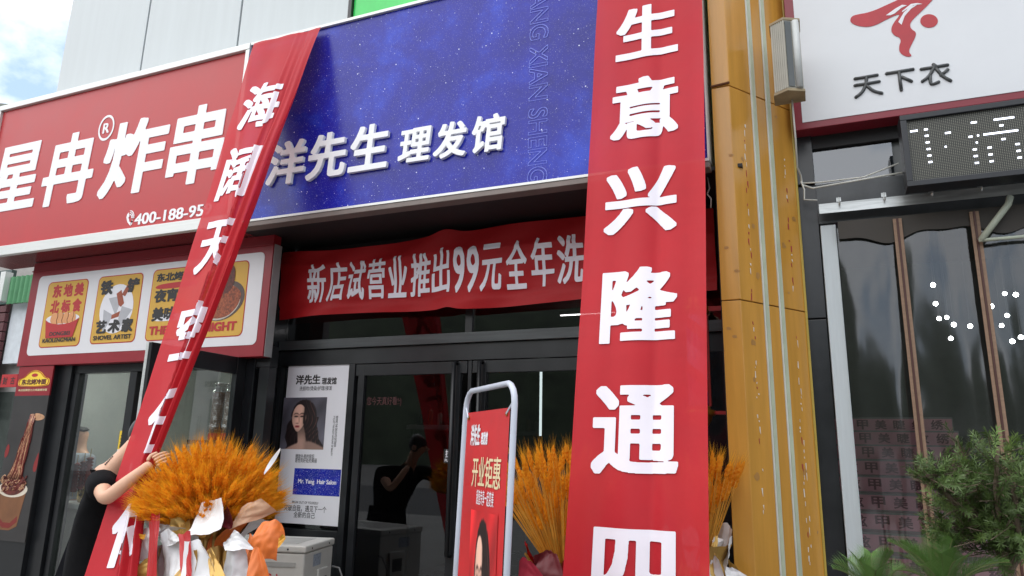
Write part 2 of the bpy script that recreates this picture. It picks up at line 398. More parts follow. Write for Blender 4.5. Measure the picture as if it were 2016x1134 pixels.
write('small_lettering', [('400-188-959', rc(267, 416, 424, 411, 433, YS)), ('R', rc(204, 216, 252, 243, 262, YS))], WHITE_LET, sg, YS - .001, .004, bx=.022, by=.012, res=40)
mb = MB(); c = at(210, 252, YS); rr = at(225, 252, YS).x - c.x
for k in range(40):
    a, b = 2 * math.pi * k / 40, 2 * math.pi * (k + 1) / 40
    mb.add([(c.x + math.cos(q) * s_, YS - .004, c.z + math.sin(q) * s_ * 1.25) for q, s_ in ((a, rr), (b, rr), (b, rr * .82), (a, rr * .82))], [(0, 1, 2, 3)])
mb.build('registered_ring', WHITE_LET, sg); mb = MB()
p0 = at(256, 433, YS)
hs = [(-.05, .06), (-.03, .075), (-.012, .04), (-.025, .025), (.0, -.02), (.018, -.03), (.045, -.012), (.03, .0), (.045, -.045), (.02, -.06), (-.03, -.02), (-.055, .03)]
mb.prism([(p0.x + x * .85, YS - .004, p0.z + z * .95) for x, z in hs[:8] + hs[8:]], (0, .003, 0))
for q in (.035, .052, .069):
    mb.tube([(p0.x - .005 + q * math.cos(R(t)) * .8, YS - .004, p0.z + .015 + q * math.sin(R(t))) for t in range(-5, 95, 14)], .0045, 5)
mb.build('phone_emblem', WHITE_LET, sg)

# blue sign: procedural star field
def starfield(name, scale=1.0, deep=(.008, .008, .2), bright=(.02, .07, .66), amount=.5):
    m = bpy.data.materials.new(name); m.use_nodes = True; t = m.node_tree; n = t.nodes; l = t.links; b = n['Principled BSDF']
    b.inputs['Roughness'].default_value = .26; b.inputs['Specular IOR Level'].default_value = .34
    c = n.new('ShaderNodeTexCoord')
    z = n.new('ShaderNodeTexNoise'); z.inputs['Scale'].default_value = 1.5 * scale; z.inputs['Detail'].default_value = 9; z.inputs['Roughness'].default_value = .68; z.inputs['Distortion'].default_value = .15
    l.new(c.outputs['Object'], z.inputs['Vector'])
    r = n.new('ShaderNodeValToRGB'); e = r.color_ramp.elements; e[0].position = .3; e[0].color = deep + (1,); e[1].position = .74; e[1].color = bright + (1,)
    q = e.new(.52); q.color = (.009, .014, .34, 1)
    l.new(z.outputs['Fac'], r.inputs[0]); col = r.outputs[0]
    for sc_, th, gain in ((22, .12, 1.5), (48, .17, .9), (120, .26, .5)):
        v = n.new('ShaderNodeTexVoronoi'); v.inputs['Scale'].default_value = sc_ * scale; l.new(c.outputs['Object'], v.inputs['Vector'])
        lt = n.new('ShaderNodeMath'); lt.operation = 'LESS_THAN'; lt.inputs[1].default_value = th; l.new(v.outputs['Distance'], lt.inputs[0])
        sp = n.new('ShaderNodeSeparateColor'); l.new(v.outputs['Color'], sp.inputs[0])
        gt = n.new('ShaderNodeMath'); gt.operation = 'GREATER_THAN'; gt.inputs[1].default_value = 1 - amount; l.new(sp.outputs[0], gt.inputs[0])
        mu = n.new('ShaderNodeMath'); mu.operation = 'MULTIPLY'; l.new(lt.outputs[0], mu.inputs[0]); l.new(gt.outputs[0], mu.inputs[1])
        m2 = n.new('ShaderNodeMath'); m2.operation = 'MULTIPLY'; l.new(mu.outputs[0], m2.inputs[0]); m3_ = n.new('ShaderNodeMath'); m3_.operation = 'MULTIPLY'; m3_.inputs[1].default_value = gain; l.new(sp.outputs[1], m3_.inputs[0]); l.new(m3_.outputs[0], m2.inputs[1])
        mx_ = n.new('ShaderNodeMixRGB'); mx_.inputs['Color2'].default_value = (.75, .8, 1, 1); l.new(m2.outputs[0], mx_.inputs['Fac']); l.new(col, mx_.inputs['Color1']); col = mx_.outputs[0]
    l.new(col, b.inputs['Base Color']); return m
sb = thing('shop_sign', 'blue starry night shop sign with white raised hair salon characters', 'sign', ((XR + XE) / 2, YS, ZB))
mb = MB(); mb.box(XR + .004, XE - .012, YS + .002, YS + .2, ZB + .032, ZT - .022); mb.build('sign_face', starfield('printed_star_field'), sb)
mb = MB(); mb.box(XR + .002, XE, YS - .02, YS + .3, ZT - .02, ZT + .004)
mb.box(XR + .002, XE, YS - .02, YS - .002, ZB + .012, ZB + .03); mb.box(XE - .01, XE, YS - .018, YS + .3, ZB + .032, ZT - .022); mb.build('frame', FR, sb)
mb = MB(); mb.box(XR + .002, XE, YS - .015, YS + .09, ZB - .03, ZB + .01); mb.build('bottom_rail', mat('brown_grey_rail', (.2, .165, .15), .5, .2, var=.15), sb, bevel=.004)
mb = MB(); mb.box(XR + .002, -.3, YS + .092, 5.2, ZB - .01, ZB + .012); mb.build('soffit', BLACK_MATT, sb)
write('lettering', [('洋', rc(532, 604, 320, 281, 364, YS)), ('先', rc(611, 685, 308, 264, 352, YS)), ('生', rc(694, 769, 292, 248, 336, YS)),
                    ('理', rc(790, 851, 288, 255, 320, YS)), ('发', rc(859, 922, 277, 243, 312, YS)), ('馆', rc(932, 995, 266, 229, 301, YS))],
      WHITE_LET, sb, YS, .028, shear=.025, bx=.024, by=.02, res=80)
mb = MB(); t_ = at(1060, -40, YS); b_ = at(1060, 360, YS); xa, xb = at(1041, 200, YS).x, at(1079, 200, YS).x
put(mb, 'YANG XIAN SHENG', lambda a, b, k: (xa + (xb - xa) * b, YS - .0025, t_.z + (b_.z - t_.z) * a), res=44, bx=.02, by=.02, ring=.024)
mb.build('outline_lettering', mat('pale_blue_line', (.16, .2, .72), .4), sb, fixn=False)

# ------------------------------------------------------------------ hanging banners
def cloth_banner(name, label, group, S_, nu, nv, chars, base, m=CLOTH, off=.006, bx=.034, by=.02):
    """S_(u,v) -> point; chars: (char, u0,u1,v0,v1) with v measured downward 0..1"""
    t = thing(name, label, 'banner', base, group)
    mb = MB(); mb.grid(nu, nv, S_); o = mb.build('cloth', m, t, smooth=True, fixn=False)
    eye = Vector((0, 0, EYE)); mb = MB()
    def surf(u, v):
        p = Vector(S_(u, v)); e = 1e-3
        n = (Vector(S_(u + e, v)) - p).cross(Vector(S_(u, v + e)) - p)
        n = n.normalized() if n.length > 1e-12 else Vector((0, -1, 0))
        if n.y > 0: n = -n
        return p + n * off
    for ch, u0, u1, v0, v1 in chars:
        put(mb, ch, lambda a, b, k: surf(u0 + (u1 - u0) * a, v1 + (v0 - v1) * b), res=80, bx=bx, by=by)
    mb.build('lettering', WHITE_CLOTH_INK, t, smooth=True, fixn=False); return t
# right banner: plane leaning out from the sign to the street
kR = .193
def Yr(z): return 4.19 - kR * (4.6 - z)
def onR(px, py):
    v = ray(px, py); t = (4.19 - kR * (4.6 - EYE)) / (v.y - kR * v.z); return Vector((v.x * t, v.y * t, v.z * t + EYE))
ZR1, ZR0 = 4.985, .42
XA, XB = -1.168, -.474
def SR(u, v):
    z = ZR1 + (ZR0 - ZR1) * v; y = Yr(z)
    g = min(1, v * 2.5) * (.6 + .4 * v)
    y += g * .8 * (.011 * math.sin(u * 9.5 + .6 * math.sin(v * 3)) + .008 * math.sin(u * 21 + v * 2.5) + .02 * math.exp(-((u - .62) / .05) ** 2) * (1 - .3 * v)) + .004 * math.sin(v * 26 + u * 2)
    x = XA + (XB - XA) * u + .004 * math.sin(v * 7) * (u - .5) + .006 * math.sin(v * 4.1)
    return (x, y, z)
chs = []
for ch, xa_, xb_, ya, yb in (('生', 1214, 1333, 12, 112), ('意', 1203, 1333, 152, 272), ('兴', 1190, 1330, 330, 458), ('隆', 1182, 1332, 527, 675), ('通', 1166, 1335, 758, 935), ('四', 1165, 1331, 1042, 1215)):
    ym = (ya + yb) / 2; a = onR(xa_, ym); b = onR(xb_, ym); tp = onR((xa_ + xb_) / 2, ya); bt = onR((xa_ + xb_) / 2, yb)
    chs.append((ch, (a.x - XA) / (XB - XA), (b.x - XA) / (XB - XA), (tp.z - ZR1) / (ZR0 - ZR1), (bt.z - ZR1) / (ZR0 - ZR1)))
cloth_banner('couplet_banner', 'wide flat red vertical banner hanging beside the yellow pillar', 'red couplet banners', SR, 60, 110, chs, (-.82, 3.9, .42))
# left banner: drawn down to the man, right half gathered into pleats
kL = .318
def onL(px, py):
    v = ray(px, py); t = (4.262 - kL * (4.985 - EYE)) / (v.y - kL * v.z); return Vector((v.x * t, v.y * t, v.z * t + EYE))
LE = [(500, 86), (413, 378), (367, 525), (293, 756), (245, 891), (165, 1134), (140, 1210)]
RE = [(632, 53), (511, 373), (463, 505), (364, 756), (306, 900), (284, 1000), (270, 1134), (266, 1210)]
LE3 = [onL(*q) for q in LE]; RE3 = [onL(*q) for q in RE]
def along(P, z):
    for a, b in zip(P, P[1:]):
        if z >= b.z or b is P[-1]:
            t = (a.z - z) / (a.z - b.z); return a + (b - a) * t
VT = .7
def SL(u, v):
    zl = LE3[0].z + (LE3[-1].z - LE3[0].z) * v; zr = RE3[0].z + (RE3[-1].z - RE3[0].z) * v
    a = along(LE3, zl); b = along(RE3, zr)
    wv_ = min(1, max(0, (v - .46) / .26)); k1 = max(1.0, (.47 + .21 * wv_ * wv_ * (3 - 2 * wv_)) / (b - a).length); u0 = .64 / k1; k2 = .36 / (1 - u0)
    s = u * k1 if u < u0 else .64 + (u - u0) * k2
    p = a + (b - a) * s
    amp = .034 * min(1, v * 2.2 + .1)
    if u > u0:
        q = (u - u0) / (1 - u0); p = p + Vector((.0, -1, 0)) * amp * (math.sin(q * 12.0 + v * 3) * .9 + .5 * math.sin(q * 25 + 5 * v))
    p = p + Vector((0, -1, 0)) * (.006 * math.sin(u * 14 + v * 4) + .005 * math.sin(v * 30 + u * 6) * (1 - v))
    return p
rows = [(165, 255), (290, 395), (437, 540), (598, 712), (765, 900), (975, 1112)]
chs = []
for ch, (ya, yb) in zip('海阔天空任你', rows):
    def vof(y):
        p = onL(632 - (y - 53) * .381 - 70, y); return (p.z - (LE3[0].z + RE3[0].z) / 2) / ((LE3[-1].z + RE3[-1].z) / 2 - (LE3[0].z + RE3[0].z) / 2)
    chs.append((ch, .15, .75, vof(ya), vof(yb)))
cloth_banner('couplet_banner', 'narrow twisted red banner pulled aside by the man in black', 'red couplet banners', SL, 80, 120, chs, tuple(LE3[-1]))
# horizontal banner above the salon door
YH = 4.88
a0, a1 = at(557, 505, YH), at(1405, 424, YH); c0, c1 = at(545, 643, YH), at(1410, 575, YH)
def SH(u, v):
    x = a0.x + (a1.x - a0.x) * u + (c0.x - a0.x) * v * (1 - u)
    top = 3.215 - .03 * math.sin(u * math.pi * 2.3) + .035 * math.exp(-((u - .44) / .03) ** 2)
    bot = 2.6 + .014 * math.sin(u * 9) + .02 * math.exp(-((u - .45) / .02) ** 2)
    z = top + (bot - top) * v
    y = YH - .012 * math.sin(u * 20 + v * 5) * (.4 + v) - .009 * math.sin((u * 3.1 + v) * 11) - .02 * math.exp(-((u - .44 - (v - .0) * .1) / .03) ** 2) * (1 - v) - .012 * math.exp(-((v - .22 - .1 * u) / .03) ** 2) + .01 * math.exp(-((v - .83) / .02) ** 2)
    return (x, y, z)
chs = []
for ch, xa_, xb_ in (('新', 604, 639), ('店', 645, 680), ('试', 684, 719), ('营', 724, 759), ('业', 765, 801), ('推', 808, 846), ('出', 850, 885), ('9', 892, 915), ('9', 919, 942), ('元', 948, 989), ('全', 997, 1038), ('年', 1046, 1090), ('洗', 1096, 1150)):
    xm = (xa_ + xb_) / 2; ym = 567 - (xm - 620) * .085
    u0 = (at(xa_, ym, YH).x - a0.x) / (a1.x - a0.x); u1 = (at(xb_, ym, YH).x - a0.x) / (a1.x - a0.x)
    chs.append((ch, u0, u1, .215, .8))
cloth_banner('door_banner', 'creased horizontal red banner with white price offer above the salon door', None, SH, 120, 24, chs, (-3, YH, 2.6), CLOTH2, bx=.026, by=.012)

# ------------------------------------------------------------------ hair salon front (glass at Y = 5)
YG = 5.0
sf = thing('salon_shopfront', 'black framed glass front of the hair salon with double doors', 'shopfront', (-2.4, YG, .12))
mb = MB(); mb.box(-4.46, -4.30, YG - .32, YG + .05, .12, 3.28); mb.build('corner_post', mat('black_gloss_panel', (.01, .011, .013), .12, var=.2), sf, bevel=.003)
mb = MB(); mb.box(-4.298, -.3, YG - .06, YG + .05, 2.335, 2.415); mb.build('transom_beam', GREYBEAM, sf, bevel=.003)
mb = MB(); mb.box(-4.298, -.3, YG - .03, YG + .05, 2.2, 2.333)
mb.box(-4.298, -4.262, YG - .031, YG + .05, .12, 2.198); mb.box(-3.56, -3.5, YG - .031, YG + .05, .12, 2.198); mb.box(-4.26, -3.562, YG - .031, YG + .05, .12, .86)
mb.box(-2.455, -2.425, YG - .02, YG + .05, .12, 2.198)
mb.box(-2.5, -2.44, YG - .01, YG + .05, 2.417, 3.2)
mb.build('frame', BLACK_FR, sf, bevel=.002)
mb = MB(); mb.box(-4.298, -.3, YG + .055, YG + .075, 2.9, 3.29); mb.build('fascia', BLACK_MATT, sf)
mb = MB(); mb.box(-4.298, -2.502, YG + .01, YG + .018, 2.417, 2.898); mb.box(-2.438, -.3, YG + .01, YG + .018, 2.417, 2.898); mb.build('transom_pane', GLASS_S, sf)
mb = MB(); mb.box(-4.26, -3.562, YG + .01, YG + .018, .862, 2.198); mb.build('side_pane', GLASS_S, sf)
for xa_, xb_, hx in ((-3.498, -2.46, -2.57), (-2.42, -1.38, -2.35)):
    mb = MB(); mb.box(xa_ + .03, xa_ + .09, YG - .022, YG + .03, .14, 2.19) if hx < -2.46 else mb.box(xb_ - .09, xb_ - .03, YG - .022, YG + .03, .14, 2.19)
    mb.box(xa_ + .003, xb_ - .003, YG - .021, YG + .03, 2.1, 2.195); mb.box(xa_ + .003, xb_ - .003, YG - .021, YG + .03, .13, .28)
    mb.box(hx - .02, hx + .05, YG - .023, YG + .03, .14, 2.19)
    d = mb.build('door', BLACK_FR, sf, bevel=.002)
    mb = MB(); mb.box(xa_ + .09, xb_ - .05, YG + .002, YG + .01, .28, 2.1); mb.build('pane', GLASS_S, d)
    mb = MB(); mb.tube([(hx + .015, YG - .022, .75), (hx + .015, YG - .07, .75), (hx + .015, YG - .07, 2.18), (hx + .015, YG - .022, 2.18)], .018, 10); mb.build('handle', BLACK_FR, d, smooth=True)
pr_ = rc(874, 892, 900, 884, 912, YG - .002)
plate('pull_sticker', pr_, YG - .006, mat('black_sticker', (.015, .015, .017), .4), sf, .003, .008)
write('pull_lettering', [('拉', sub(pr_, .18, .82, .4, .95)), ('PULL', sub(pr_, .15, .85, .1, .3))], WHITE_PRINT, sf, YG - .008, bx=.02, by=.02, res=40)
write('glass_lettering', [('您今天真好看!:)', rc(722, 790, 790, 781, 800, YG - .001))], mat('dark_red_decal', (.05, .007, .008), .6), sf, YG - .0005, bx=.01, by=.01, res=32)
mb = MB(); mb.box(-1.38, -.3, YG - .03, YG + .05, .12, 2.198); mb.build('right_panel', mat('black_gloss_panel', (.01, .011, .013), .12), sf)
mb = MB(); mb.box(-.478, -.466, 4.46, YG - .032, .12, 3.28); mb.build('side_cheek', BLACK_MATT, sf)
# salon room
rm = thing('salon_room', 'dark hair salon room seen dimly through the door glass', 'room', (-2.4, 7.5, 0))
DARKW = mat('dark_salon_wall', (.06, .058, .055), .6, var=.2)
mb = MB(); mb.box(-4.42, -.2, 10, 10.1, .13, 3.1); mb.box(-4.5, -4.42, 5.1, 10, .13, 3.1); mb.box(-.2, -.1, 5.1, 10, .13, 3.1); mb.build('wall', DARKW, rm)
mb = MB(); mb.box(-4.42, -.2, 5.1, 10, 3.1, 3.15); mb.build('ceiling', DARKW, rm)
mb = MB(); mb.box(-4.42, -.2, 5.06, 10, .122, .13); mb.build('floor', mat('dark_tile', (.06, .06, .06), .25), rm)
LAMPW = mat('white_lamp_tube', (.8, .8, .8), .4, emit=((1, .97, .92), 9.0))
for i, (xx, yy, ln) in enumerate(((-3.4, 6.6, .9), (-2.1, 7.6, 1.0), (-1.5, 6.4, .8))):
    t = thing('linear_lamp', ('left', 'middle', 'right')[i] + ' white ceiling tube lamp inside the hair salon', 'lamp', (xx, yy, 3.05), 'ceiling tube lamps in the salon')
    mb = MB(); mb.box(xx - ln / 2, xx + ln / 2, yy - .03, yy + .03, 3.05, 3.095); mb.build('housing', BLACK_FR, t)
    mb = MB(); mb.box(xx - ln / 2 + .01, xx + ln / 2 - .01, yy - .008, yy + .008, 3.042, 3.049); mb.build('tube', LAMPW, t)
ka, kb = at(800, 836, 7.0), at(905, 836, 7.0)
t = thing('salon_shelf', 'pale wall shelf crossing the dark salon behind the left door', 'shelf', ((ka.x + kb.x) / 2, 7.1, .13))
mb = MB(); mb.box(ka.x, kb.x + .4, 7.0, 7.35, ka.z - .05, ka.z); mb.build('shelf_board', mat('pale_counter', (.62, .61, .58), .4), t, bevel=.008)
for x in (ka.x + .04, kb.x + .3): mb = MB(); mb.box(x, x + .03, 7.05, 7.3, .131, ka.z - .052); mb.build('upright', mat('dark_cabinet', (.03, .03, .03), .4), t)
for k in range(7):
    x = ka.x + .1 + .12 * k; q = Vector((x, 7.15, ka.z + .002)); h_ = .12 + .05 * ((k * 5) % 3)
    t = thing('product_bottle', ('first', 'second', 'third', 'fourth', 'fifth', 'sixth', 'seventh')[k] + ' dark bottle from the left on the pale salon shelf', 'bottle', tuple(q), 'bottles on the salon shelf')
    mb = MB(); mb.lathe([(.028, 0), (.03, .02), (.03, h_ * .7), (.012, h_ * .82)], q, 12); mb.build('flask', mat(('bottle_black', 'bottle_amber', 'bottle_cream')[k % 3], ((.03, .03, .03), (.25, .1, .03), (.5, .48, .42))[k % 3], .2), t, smooth=True)
    mb = MB(); mb.lathe([(.013, h_ * .82), (.013, h_)], q, 10); mb.build('cap', BLACK_FR, t, smooth=True)
for k, (px_, dy) in enumerate(((1066, 0), (985, .6))):
    ka, kb = at(px_, 705, 8.2 + dy), at(px_, 858, 8.2 + dy)
    t = thing('salon_mirror', ('tall mirror with one glowing edge', 'tall dark mirror beside the glowing one')[k] + ' inside the salon', 'mirror', (ka.x - .3, ka.y, kb.z))
    mb = MB(); mb.box(ka.x - .62, ka.x - .02, ka.y, ka.y + .03, kb.z, ka.z); mb.build('mirror_glass', mat('mirror_silver', (.55, .58, .58), .06, 1.0), t)
    mb = MB(); mb.box(ka.x - .018, ka.x + (.002 if k == 0 else -.006), ka.y - .002, ka.y + .03, kb.z, ka.z); mb.build('light_edge', mat('white_led_edge', (.8, .8, .8), .4, emit=((.85, 1, .95), 1.6)) if k == 0 else BLACK_FR, t)
LEATH = mat('black_leather', (.02, .02, .02), .35, bump=.2)
for k, (x, y) in enumerate(((-2.75, 7.9), (-1.9, 8.0))):
    t = thing('salon_chair', ('left', 'right')[k] + ' black hydraulic styling chair inside the dark salon', 'chair', (x, y, .13), 'styling chairs in the salon')
    mb = MB(); mb.box(x - .28, x + .28, y - .26, y + .26, .55, .68); mb.build('seat', LEATH, t, bevel=.05, seg=3)
    mb = MB(); mb.obox((x - .26, y - .28, .66), (.52, 0, 0), (0, .1, 0), (0, -.1, .5)); mb.build('backrest', LEATH, t, bevel=.04, seg=3)
    mb = MB(); mb.lathe([(.28, 0), (.28, .03), (.05, .06), (.04, .42)], (x, y, .131), 20); mb.build('base', mat('chrome', (.6, .6, .6), .15, 1.0), t, smooth=True)
    for sd_ in (-1, 1): mb = MB(); mb.box(x + sd_ * .33 - .035, x + sd_ * .33 + .035, y - .22, y + .18, .82, .87); mb.box(x + sd_ * .33 - .02, x + sd_ * .33 + .02, y - .05, y + .05, .58, .82); mb.build('armrest', LEATH, t, bevel=.012)

# poster behind the side pane
YP = YG - .016
PR = rc4((563, 718), (690, 718), (664, 1035), (546, 1030), YP)
po = thing('salon_poster', 'white salon poster with a long haired woman on the glass', 'poster', ((PR[0] + PR[1]) / 2, YP, PR[2]))
plate('sheet', PR, YP, mat('white_poster_paper', (.72, .72, .76), .45, var=.02), po, .008)
def PP(x, y): q = at(x, y, YP); return q
write('lettering', [('洋先生', rc(583, 631, 748, 738, 757, YP)), ('理发馆', rc(634, 663, 750, 743, 757, YP))], DKINK, po, YP - .0012, bx=.035, by=.03, res=44)
write('small_lettering', [('洗剪吹/烫染/护理/接发', rc(590, 654, 765, 760, 769, YP)), ('精致外表的背后', rc(582, 619, 898, 894, 903, YP)), ('是恰到好处的美丽', rc(581, 624, 907, 902, 911, YP)),
      ('BREAK OUT OF YOURSELF', rc(575, 627, 989, 987, 992, YP)), ('突破自我，遇见下一个', rc(559, 643, 1001, 995, 1008, YP)), ('全新的自己', rc(578, 620, 1014, 1008, 1020, YP))], mat('grey_ink', (.07, .07, .075), .5), po, YP - .0012, bx=.012, by=.01, res=36)
mb = MB()
for s_, xx, ya, yb in (('BEHIND THE DELICATE EXTERIOR', 664, 819, 880), ("IT'S JUST THE RIGHT AMOUNT OF BEAUTY", 658, 819, 897)):
    ta, tb = at(xx, ya, YP), at(xx - 6, yb, YP); hw = .011
    put(mb, s_, lambda a, b, k: (ta.x - hw + 2 * hw * b, YP - .0012, ta.z + (tb.z - ta.z) * a), res=20, bx=.01, by=.01)
mb.build('vertical_lettering', MATS['grey_ink'], po, fixn=False)
SKIN_P = mat('printed_skin', srgb(200, 158, 142), .5, var=.3, scale=5)
HAIR_P = mat('printed_dark_hair', srgb(42, 26, 28), .5, var=.35, scale=22, stretch=(3, 1, .6))
def sstep(x, a, b):
    t_ = np.clip((x - a) / (b - a), 0, 1); return t_ * t_ * (3 - 2 * t_)
def print_mat(name):
    m = bpy.data.materials.new(name); m.use_nodes = True; t_ = m.node_tree; n_ = t_.nodes.new('ShaderNodeVertexColor'); n_.layer_name = 'print'
    t_.links.new(n_.outputs[0], t_.nodes['Principled BSDF'].inputs['Base Color']); t_.nodes['Principled BSDF'].inputs['Roughness'].default_value = .45; return m
def lin(c): c = np.clip(c, 0, 1); return np.where(c <= .04045, c / 12.92, ((c + .055) / 1.055) ** 2.4)
def paint_woman(a, b, bgc, fair=1.0, seed=0):
    g = np.random.RandomState(seed); wv = lambda fx, fy, p: np.sin(a * fx + b * fy + p)
    def over(c, m, col): return c * (1 - m[..., None]) + np.asarray(col) * m[..., None]
    bl = .5 + .2 * wv(5, 7, 1) + .18 * wv(-9, 6, 2) + .12 * wv(17, -13, .4)
    c = np.asarray(bgc)[None, :] * (.72 + .5 * bl)[..., None]
    strand = .5 + .28 * np.sin(70 * (a + .10 * np.sin(5.5 * b + 2 * a)) + 3 * np.sin(9 * b)) + .22 * np.sin(131 * (a + .07 * np.sin(8 * b)))
    wob = .035 * np.sin(11 * b + 1) + .02 * np.sin(23 * b)
    hl = np.where(b > .62, 1 - np.sqrt(((a - .5) / .30) ** 2 + ((b - .62) / .345) ** 2), np.minimum((a - (.17 - .12 * (.62 - b) + wob)) / .3, ((.80 + .26 * (.62 - b) + wob * .8) - a) / .3))
    hm = sstep(hl + .05 * (strand - .5), -.015, .05)
    hair = np.array([.13, .085, .09])[None, :] * (.55 + .8 * strand)[..., None] + np.array([.16, .09, .075])[None, :] * (sstep(strand, .55, 1) * sstep(a, .5, .72) * (1 - sstep(a, .78, .95)))[..., None]
    c = over(c, hm, 0) + hair * hm[..., None]
    skin = np.array([.86, .69, .62]) * fair
    nm = sstep(.1 - np.abs(a - (.47 + .12 * (.4 - b))), -.01, .02) * sstep(.47 - b, 0, .06); sh = sstep(.17 - b - .5 * np.abs(a - .6) ** 1.5, -.02, .03)
    nsh = (.52 + .3 * sstep(.3 - b, -.1, .15) - .16 * sstep(a, .5, .62))
    nk = np.clip(nm + sh, 0, 1); c = over(c, nk, 0) + skin[None, :] * (nsh * nk)[..., None]
    jaw = np.clip((.6 - b) / .27, 0, 1); rx = .165 * (1 - .42 * jaw ** 1.7); cx = .395 - .015 * jaw
    fm = sstep(1 - np.sqrt(((a - cx) / rx) ** 2 + ((b - .6) / .27) ** 2), -.02, .05)
    shade = 1.02 - .42 * sstep(a, .43, .58) - .14 * sstep(.32 - a, -.03, .1) - .18 * sstep(.42 - b, -.02, .1) + .05 * np.exp(-((a - .37) ** 2 + (b - .55) ** 2) / .004)
    c = over(c, fm, 0) + (skin[None, :] * np.array([1.0, .99, .98])) * (shade * fm)[..., None]
    for ex in (.325, .462):
        so = np.exp(-(((a - ex) / .055) ** 2 + ((b - .642) / .03) ** 2)); c = over(c, .4 * so * fm, (.42, .27, .24))
        c = over(c, np.exp(-(((a - ex) / .042) ** 4 + ((b - .628) / .0125) ** 4)), (.10, .06, .06))
        c = over(c, .85 * np.exp(-(((a - ex - .0) / .06) ** 4 + ((b - .69 + 6 * (a - ex) ** 2) / .011) ** 2)), (.2, .12, .11))
    c = over(c, .5 * np.exp(-(((a - .395 - .1 * (.6 - b)) / .013) ** 2)) * sstep(b, .5, .53) * (1 - sstep(b, .6, .66)), (.55, .38, .33))
    c = over(c, .7 * np.exp(-(((a - .36) / .035) ** 2 + ((b - .497) / .011) ** 2)), (.42, .24, .22))
    c = over(c, np.exp(-(((a - .365) / .05) ** 4 + ((b - .435) / .021) ** 4)), (.58, .17, .21)); c = over(c, .7 * np.exp(-(((a - .365) / .042) ** 4 + ((b - .437) / .004) ** 2)), (.28, .06, .08))
    fr = sstep(.035 - np.abs(a - (.565 + .05 * np.sin(7 * b + .5) - .25 * np.clip(b - .7, 0, 1))) + .012 * (strand - .5), -.006, .02) * sstep(b, .12, .2) * (1 - sstep(b, .86, .9)); c = over(c, fr, 0) + hair * fr[..., None]
    return lin(c)
def portrait(parent, fn, nu, nv, bgc, fair, seed, name='portrait'):
    '''a printed photograph: a sheet whose ink colours are laid on its own surface'''
    mb_ = MB(); mb_.grid(nu, nv, fn); o = mb_.build(name, print_mat(name + '_print'), parent, fixn=False)
    W_ = nu + 1; k = np.arange(W_ * (nv + 1)); a = (k % W_) / nu; b = (k // W_) / nv
    col = np.concatenate([paint_woman(a, b, bgc, fair, seed), np.ones((len(k), 1))], 1).astype(np.float32)
    at_ = o.data.color_attributes.new('print', 'FLOAT_COLOR', 'POINT'); at_.data.foreach_set('color', col.ravel()); return o
PRT = rc4((559, 783), (645, 782), (636, 884), (551, 885), YP)
portrait(po, lambda u, v: (PRT[0] + (PRT[1] - PRT[0]) * u, YP - .0012, PRT[2] + (PRT[3] - PRT[2]) * v), 110, 120, (.34, .33, .37), 1.0, 3)
BR = rc4((580, 922), (672, 924), (668, 977), (576, 974), YP)
plate('glitter_panel', BR, YP - .001, starfield('blue_glitter', 2.6, (.008, .03, .25), (.04, .15, .62), .7), po, .0008)
write('panel_lettering', [('Mr. Yang  Hair Salon', sub(BR, .1, .92, .38, .6))], WHITE_PRINT, po, YP - .0025, bx=.03, by=.008, res=40)

# ------------------------------------------------------------------ snack shop front (left)
YL = 4.72
YFD = 4.585
fs_ = thing('snack_shopfront', 'black framed glass front of the snack shop with one door swung open', 'shopfront', (-5.7, YL, .12))
PX0, PX1 = at(62, 620, YFD).x, at(533, 694, YFD).x
zt_ = 2.34
mb = MB(); mb.box(-7.0, -4.15, YL - .03, YL + .06, zt_ - .18, zt_ - .005)
for a, b in ((118, 133), (154, 163), (262, 276), (515, 545)):
    xa_, xb_ = at(a, 735, YL).x, at(b, 735, YL).x; mb.box(xa_, min(xb_, -4.462), YL - .031, YL + .06, .12, zt_ - .182) if xa_ < -4.6 else mb.box(xa_, -4.155, YL - .031, YL + .06, .12, zt_ - .182)
mb.build('frame', BLACK_FR, fs_, bevel=.003)
ga, gb = at(133, 735, YL).x, at(262, 735, YL).x
mb = MB(); mb.box(ga, gb, YL, YL + .008, .3, zt_ - .182); mb.build('pane', GLASS_L, fs_)
mb = MB(); mb.box(ga, gb, YL - .03, YL + .05, .12, .298); mb.build('kick_panel', GREYBEAM, fs_)
for pa, pb, Yq in ((rc(234, 250, 868, 848, 892, YL - .003), '拉', 1), (rc(93, 112, 885, 880, 908, YL - .003), '12元', 0)):
    plate('sticker', pa, YL - .006, mat('yellow_sticker', srgb(225, 190, 50), .5), fs_, .003)
    write('sticker_lettering', [(pb, sub(pa, .2, .8, .45, .9)), ('PULL' if Yq else '立减', sub(pa, .2, .8, .2, .38))], DKINK, fs_, YL - .0075, bx=.02, by=.02, res=30)
    plate('sticker_strip', sub(pa, 0, 1, 0, .16), YL - .0066, WHITE_PRINT, fs_, .0005)
